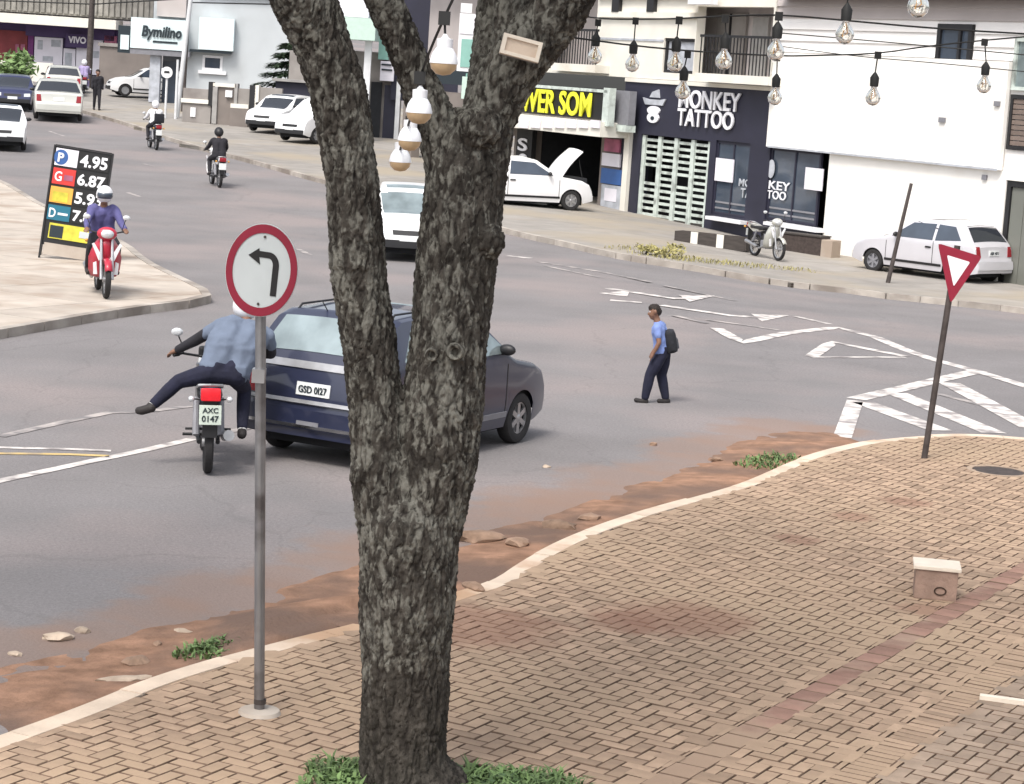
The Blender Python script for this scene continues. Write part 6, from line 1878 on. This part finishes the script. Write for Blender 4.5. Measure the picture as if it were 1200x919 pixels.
# ------------------------------------------------------------------ people
def person(label, loc, heading, J, shirt, trousers, sleeve=True, skin='skin', helmet=None, hair=True, shoes='shoe', scale=1.0, vox=.013, group=None, roll=0.0, fat=1.0, billow=0.0, look=(1, 0, 0), sock=None, tw=1.0, gloves=False, fingers=True, sleevecol=None, visor=True):
    s = scale
    J = {k: V(v_) for k, v_ in J.items()}
    up_t = (J['neck'] - J['pelvis']).normalized()
    lr = (J['shL'] - J['shR']).normalized()
    fw = lr.cross(up_t).normalized()
    look = V(look).normalized()
    chains = []
    hd_ = J['head']
    headup = (hd_ - J['neck']).normalized()
    headup = (headup * .6 + V((0, 0, .4))).normalized()
    side = headup.cross(look).normalized()
    chains.append([(J['neck'] - up_t * .03 * s, .068 * s), (J['neck'] + (hd_ - J['neck']) * .45, .056 * s), (hd_, .088 * s)])
    head = [(hd_ + headup * .03 * s - look * .012 * s, .098 * s), (hd_ + look * .03 * s - headup * .035 * s, .078 * s), (hd_ + look * .05 * s - headup * .085 * s, .047 * s)]
    chains += [head, [(hd_ + look * .10 * s - headup * .01 * s, .012 * s), (hd_ + look * .118 * s - headup * .035 * s, .016 * s)]]
    for k in (1, -1): chains.append([(hd_ + side * .092 * s * k - headup * .02 * s, .018 * s), (hd_ + side * .098 * s * k + headup * .015 * s, .02 * s)])
    for d_ in 'LR':
        sh, el, ha = J['sh' + d_], J['el' + d_], J['ha' + d_]
        chains.append([(sh, .058 * s), (sh.lerp(el, .5), .05 * s), (el, .042 * s), (el.lerp(ha, .4), .040 * s), (ha, .027 * s)])
        if fingers:
            f_ = (ha - el).normalized()
            c_ = (f_ * .55 + V((0, 0, -1)) * .75).normalized()
            sd_ = f_.cross(V((0, 0, 1)))
            sd_ = sd_.normalized() if sd_.length > .1 else lr
            palm = ha + f_ * .055 * s
            chains.append([(ha, .027 * s), (palm + sd_ * .018 * s, .023 * s)]); chains.append([(ha, .027 * s), (palm - sd_ * .018 * s, .023 * s)])
            for i, ln in enumerate((.058, .07, .066, .05)):
                r0 = palm + sd_ * (.034 - .0227 * i) * s + f_ * .015 * s
                m1 = r0 + (f_ * .8 + c_ * .3).normalized() * ln * .5 * s
                chains.append([(r0, .0105 * s), (m1, .0098 * s), (m1 + c_ * ln * .5 * s, .0088 * s)])
            th = ha + f_ * .02 * s + sd_ * .03 * s * (1 if d_ == 'L' else -1)
            chains.append([(th, .013 * s), (th + (f_ * .6 + sd_ * (1 if d_ == 'L' else -1) * .6).normalized() * .045 * s, .0105 * s)])
        hp, kn, an, to = J['hip' + d_], J['kn' + d_], J['an' + d_], J['to' + d_]
        chains.append([(hp, .085 * s), (hp.lerp(kn, .5), .072 * s), (kn, .056 * s), (kn.lerp(an, .35), .054 * s), (an, .037 * s)])
        chains.append([(an, .037 * s), (an + (an - kn).normalized() * .05 * s - (to - an).normalized() * .03 * s, .035 * s), (to, .028 * s)])
    mid = J['pelvis'].lerp(J['neck'], .5)
    for k, d_ in ((1, 'L'), (-1, 'R')):
        chains.append([(J['hip' + d_] + up_t * .02 * s, .10 * s), (mid + lr * .07 * s * k - up_t * .06 * s, .10 * s * fat), (J['pelvis'].lerp(J['neck'], .75) + lr * .085 * s * k, .105 * s * fat), (J['sh' + d_].lerp(J['neck'], .25), .066 * s)])
    body = blend('person', capsules(chains), vox, 3, skin)
    body.location = loc
    body.rotation_euler = (roll, 0, heading)
    tag(body, label, 'person', group)
    # trousers
    tr = []
    for k, d_ in ((1, 'L'), (-1, 'R')):
        hp, kn, an = J['hip' + d_], J['kn' + d_], J['an' + d_]
        tr.append([(J['pelvis'] + lr * .07 * s * k + up_t * .05 * s, .118 * s), (hp, .108 * s), (hp.lerp(kn, .5), .092 * s * tw), (kn, .074 * s * tw), (kn.lerp(an, .4), .071 * s * tw), (kn.lerp(an, .93), .056 * s * tw)])
    tr.append([(J['hipL'], .1 * s), (J['hipR'], .1 * s)])
    blend('trousers', capsules(tr), vox, 3, trousers, body)
    sh_ = []
    for k, d_ in ((1, 'L'), (-1, 'R')):
        sh_.append([(J['hip' + d_] + up_t * .07 * s, .118 * s + billow * .3), (mid + lr * .075 * s * k - up_t * .05 * s, .118 * s * fat + billow), (J['pelvis'].lerp(J['neck'], .75) + lr * .085 * s * k, .122 * s * fat + billow * .7), (J['sh' + d_].lerp(J['neck'], .25), .080 * s)])
        sh, el, ha = J['sh' + d_], J['el' + d_], J['ha' + d_]
        end = .92 if sleeve else 0
        arm = [(sh.lerp(J['neck'], .2), .076 * s), (sh, .074 * s), (sh.lerp(el, .55), .066 * s)]
        if sleeve and not sleevecol: arm += [(el, .056 * s), (el.lerp(ha, .9), .042 * s)]
        sh_.append(arm)
    sh_.append([(J['neck'] - up_t * .02 * s, .078 * s), (J['pelvis'].lerp(J['neck'], .8), .12 * s)])
    cl = capsules(sh_)
    def wrinkle(me):
        me.update()
        nn = [q.normal.copy() for q in me.vertices]
        for q, n_ in zip(me.vertices, nn): q.co = q.co + n_ * .012 * s * NZ.noise(q.co * (9 / s))
    blend('jacket' if sleeve else 'shirt', cl, vox, 3, shirt, body, post=wrinkle)
    if sleevecol:
        for d_ in 'LR':
            el, ha, sh = J['el' + d_], J['ha' + d_], J['sh' + d_]
            blend('sleeve', capsules([[(sh.lerp(el, .45), .066 * s), (el, .058 * s), (el.lerp(ha, .92), .043 * s)]]), vox, 2, sleevecol, body)
    for d_ in 'LR':
        kn, an, to = J['kn' + d_], J['an' + d_], J['to' + d_]
        dn = (an - kn).normalized()
        heel = an + dn * .055 * s - (to - an).normalized() * .035 * s
        blend('shoe', capsules([[(an + dn * .02 * s, .05 * s), (heel, .047 * s), (an.lerp(to, .6) + dn * .03 * s, .045 * s), (to, .04 * s)]]), max(.009, vox * .8), 2, shoes, body)
        if sock: blend('sock', capsules([[(an - dn * .06 * s, .05 * s), (an + dn * .0 * s, .047 * s)]]), max(.009, vox * .8), 2, sock, body)
    if helmet:
        hc = hd_ + headup * .02 * s
        X = Mx.Translation(hc) @ Mx((look, side, headup)).transposed().to_4x4()
        hm = MB()
        vs_, fs_ = [], []
        hm.ball((0, 0, 0.01), .145 * s, n=20, sq=(1.08, .92, 1.0))
        hh = MB().add([tuple(X @ V(p)) for p in hm.v], hm.f).build('helmet', M[helmet], body, smooth=60)
        if visor:
            q = MB()
            for j in range(4):
                for i in range(9):
                    a = R(-62 + 124 * i / 8); e = R(-22 + 36 * j / 3)
                    q.v.append((.163 * s * math.cos(a) * math.cos(e), .141 * s * math.sin(a) * math.cos(e), .01 + .152 * s * math.sin(e)))
            for j in range(3):
                for i in range(8): q.f.append((j * 9 + i, j * 9 + i + 1, (j + 1) * 9 + i + 1, (j + 1) * 9 + i))
            q.v = [tuple(X @ V(p)) for p in q.v]
            vo = q.build('visor', M['window'], hh, smooth=60)
            vo.modifiers.new('thick', 'SOLIDIFY').thickness = .006
    elif hair:
        hc = [[(hd_ + headup * .045 * s - look * .022 * s, .103 * s)], [(hd_ + headup * .01 * s - look * .045 * s, .088 * s)], [(hd_ + headup * .075 * s + look * .02 * s, .07 * s)]]
        def rough(me):
            me.update()
            nn = [q.normal.copy() for q in me.vertices]
            for q, n_ in zip(me.vertices, nn): q.co = q.co + n_ * .010 * s * NZ.noise(q.co * (40 / s))
        blend('hair', capsules(hc), .009, 1, 'hair', body, post=rough)
        for k in (1, -1):
            MB().ball(tuple(hd_ + look * .080 * s + side * .032 * s * k + headup * .005 * s), .0115 * s, n=8).build('eye', M['white_plastic'], body, smooth=60)
            MB().ball(tuple(hd_ + look * .086 * s + side * .032 * s * k + headup * .005 * s), .007 * s, n=8).build('pupil', M['black'], body, smooth=60)
        MB().tube([tuple(hd_ + look * .092 * s + side * .022 * s - headup * .072 * s), tuple(hd_ + look * .1 * s - headup * .074 * s), tuple(hd_ + look * .092 * s - side * .022 * s - headup * .072 * s)], .006 * s, 6).build('mouth', M['mural'], body)
    return body
def rider_pose(lean=0.0, s=1.0):
    return dict(pelvis=(.28, 0, .93), neck=(.42, 0, 1.38), head=(.47, 0, 1.55), shL=(.42, .19, 1.33), shR=(.42, -.19, 1.33), elL=(.60, .27, 1.12), elR=(.60, -.27, 1.12), haL=(.87, .30, 1.06), haR=(.87, -.30, 1.06),
                hipL=(.28, .10, .90), hipR=(.28, -.10, .90), knL=(.70, .20, .78), knR=(.70, -.20, .78), anL=(.47, .22, .42), anR=(.47, -.22, .42), toL=(.64, .23, .35), toR=(.64, -.23, .35))
def sit_on(bike, label, pose, *a, **k):
    return person(label, bike.location.copy(), bike.rotation_euler.z, pose, *a, roll=bike.rotation_euler.x, **k)
# main motorcycle and its off balance rider
P = G(243, 554)
hdm = math.atan2(P.y, P.x) + R(2)
mb1 = motorbike('dark motorcycle with lit red tail light and pale plate beside the navy hatchback', (P.x, P.y, 0), hdm, 'navy_paint', roll=R(-1.0), ptext=('AXC', '0147'))
poseM = dict(pelvis=(.31, -.13, .95), neck=(.70, -.36, 1.37), head=(.82, -.36, 1.51), shL=(.62, -.10, 1.36), shR=(.62, -.58, 1.27), elL=(.80, .14, 1.18), elR=(.76, -.62, 1.08), haL=(.90, .31, 1.07), haR=(.90, -.36, 1.06),
             hipL=(.31, -.01, .93), hipR=(.31, -.25, .91), knL=(.33, .29, .84), knR=(.62, -.36, .74), anL=(.24, .54, .61), anR=(.40, -.34, .36), toL=(.27, .67, .55), toR=(.57, -.34, .30))
sit_on(mb1, 'rider in loose blue grey shirt leaning over the dark motorcycle, left leg flung out', poseM, 'shirt_blue', 'navy_cloth', sleeve=True, sleevecol='jacket_black', helmet='white_plastic', billow=.075, fat=1.2, look=(1, -.1, -.25), sock='sock', vox=.013)
# red scooter on the corner, coming towards the camera
P = G(124, 350, .12)
hdr = math.atan2(-P.y, -P.x) + R(6)
fx = V((math.cos(hdr), math.sin(hdr), 0))
mb2 = motorbike('red scooter with white striped leg shield facing the camera on the corner pavement', tuple(V((P.x, P.y, .12)) - fx * 1.27), hdr, 'red_paint', scooter=True, lit=False, name='scooter', plate='plate')
ps = rider_pose()
sit_on(mb2, 'rider in violet blue jacket and white helmet on the red scooter', ps, 'jacket_violet', 'jacket_black', helmet='white_plastic', look=(1, 0, -.05))
# two motorcycles going away up the avenue
AV = 'motorcyclists going away up the avenue'
for (px, py, hd, jk, hl, pnt, lb, lr_) in ((257, 220, 108, 'jacket_black', 'black', 'white_paint', 'white scooter ridden away up the avenue by a rider in black', 'rider in black with dark helmet on the white scooter going away'),
                                   (183, 176, 110, 'shirt_white', 'white_plastic', 'navy_paint', 'dark motorcycle ridden away by a rider in white farther up', 'rider in white shirt and pale helmet on the far dark motorcycle')):
    p = put(px, py)
    bk = motorbike(lb, tuple(p), R(hd), pnt, lit=False, scooter=(pnt == 'white_paint'), group=AV, name='scooter' if pnt == 'white_paint' else 'motorcycle', plate='plate')
    sit_on(bk, lr_, rider_pose(), jk, 'jacket_black', helmet=hl, vox=.022, fingers=False, group='riders going away up the avenue')
p = put(183, 176)
fx = V((math.cos(R(110)), math.sin(R(110)), 0)); sx_ = V((fx.y, -fx.x, 0))
bp_ = p + fx * .10 + sx_ * .08
t = thing('shoulder_bag', 'black bag worn on the back of the rider in white', 'bag', (bp_.x, bp_.y, p.z + .95), R(110))
MB().box(-.10, .08, -.17, .17, 0, .32, bev=.04).build('body', M['pack'], t, smooth=40)
MB().tube([(.02, .12, .3), (.14, .13, .42), (.22, .12, .36)], .012, 5).build('strap', M['pack'], t)
# motorcyclist beside the silver car and a walker by the kerb
p = put(98, 112)
bk = motorbike('dark motorcycle far up the avenue just right of the silver car', tuple(p), R(104), 'blue_paint', lit=False, plate='plate')
sit_on(bk, 'rider in mauve top on the motorcycle just right of the silver car', rider_pose(), 'mauve_cloth', 'mauve_cloth', helmet='white_plastic', vox=.024, fingers=False)
def walker(label, loc, hd, sh, tr, step=.14, s=1.0, **k):
    q = dict(pelvis=(0, 0, .95), neck=(.03, 0, 1.43), head=(.05, 0, 1.60), shL=(.02, .19, 1.38), shR=(.02, -.19, 1.38), elL=(-.06, .24, 1.12), elR=(.05, -.24, 1.12), haL=(.02, .24, .88), haR=(.14, -.24, .88),
             hipL=(0, .09, .92), hipR=(0, -.09, .92), knL=(step * .7, .09, .5), knR=(-step * .3, -.09, .5), anL=(step, .09, .08), anR=(-step, -.09, .09), toL=(step + .15, .10, .04), toR=(-step + .15, -.10, .04))
    q = {a: tuple(V(b_) * s) for a, b_ in q.items()}
    return person(label, loc, hd, q, sh, tr, scale=s, **k)
walker('dark clothed walker on the kerb far up the avenue right of the motorcycle', put(113, 129, .12), R(-70), 'jacket_black', 'jacket_black', vox=.024, fingers=False)
# the child with the backpack
p = put(768, 472)
cs = .745
PX = 1 / 91.0
def ch(x, z, d=0.0): return V((x * PX, d, z * PX))          # x: pixels right of the feet centre as seen, z: pixels up, d: metres away from the camera
pose = dict(pelvis=ch(4, 60), neck=ch(-4, 93, -.01), head=ch(-9, 105, .0), shL=ch(-5, 88, -.13), shR=ch(2, 88, .13), elL=ch(-2, 72, -.18), elR=ch(2, 71, .17), haL=ch(-8, 58, -.17), haR=ch(-6, 58, .16),
            hipL=ch(2, 57, -.06), hipR=ch(7, 57, .06), knL=ch(-9, 33, -.08), knR=ch(5, 32, .08), anL=ch(-13, 5, -.08), anR=ch(12, 5, .06), toL=ch(-23, 3, -.09), toR=ch(4, 2.5, .0))
child = person('child in light blue shirt and navy trousers standing on the road, looking left', p, 0, pose, 'shirt_light', 'navy_cloth', sleeve=False, scale=cs, vox=.010, tw=1.25, look=(-1, -.15, -.05))
bk_ = p + ch(14.5, 61)
t = thing('backpack', 'dark school backpack with grey pocket on the back of the child', 'backpack', bk_, 0, rot=(0, R(-14), 0))
t.scale = (.86, .86, .88)
MB().box(-.08, .095, -.14, .14, -.02, .32, bev=.065).build('body', M['pack'], t, smooth=60)
MB().box(.075, .115, -.095, .095, .03, .18, bev=.018).build('pocket', M['pack_grey'], t, smooth=45)
for s_ in (1, -1): MB().tube([(-.05, s_ * .08, .27), (-.10, s_ * .085, .31), (-.17, s_ * .095, .29), (-.215, s_ * .10, .20), (-.19, s_ * .12, .10), (-.06, s_ * .10, .03)], .014, 6).build('strap', M['pack'], t)
# white motorcycle parked before the tattoo shop
p = put(884, 300, .12)
motorbike('pale grey scooter parked before the dark shop window right of the timber trough', tuple(p), R(-66), 'silver_paint', lit=False, plate='plate', scooter=True, name='scooter').scale = (.93, .93, .93)
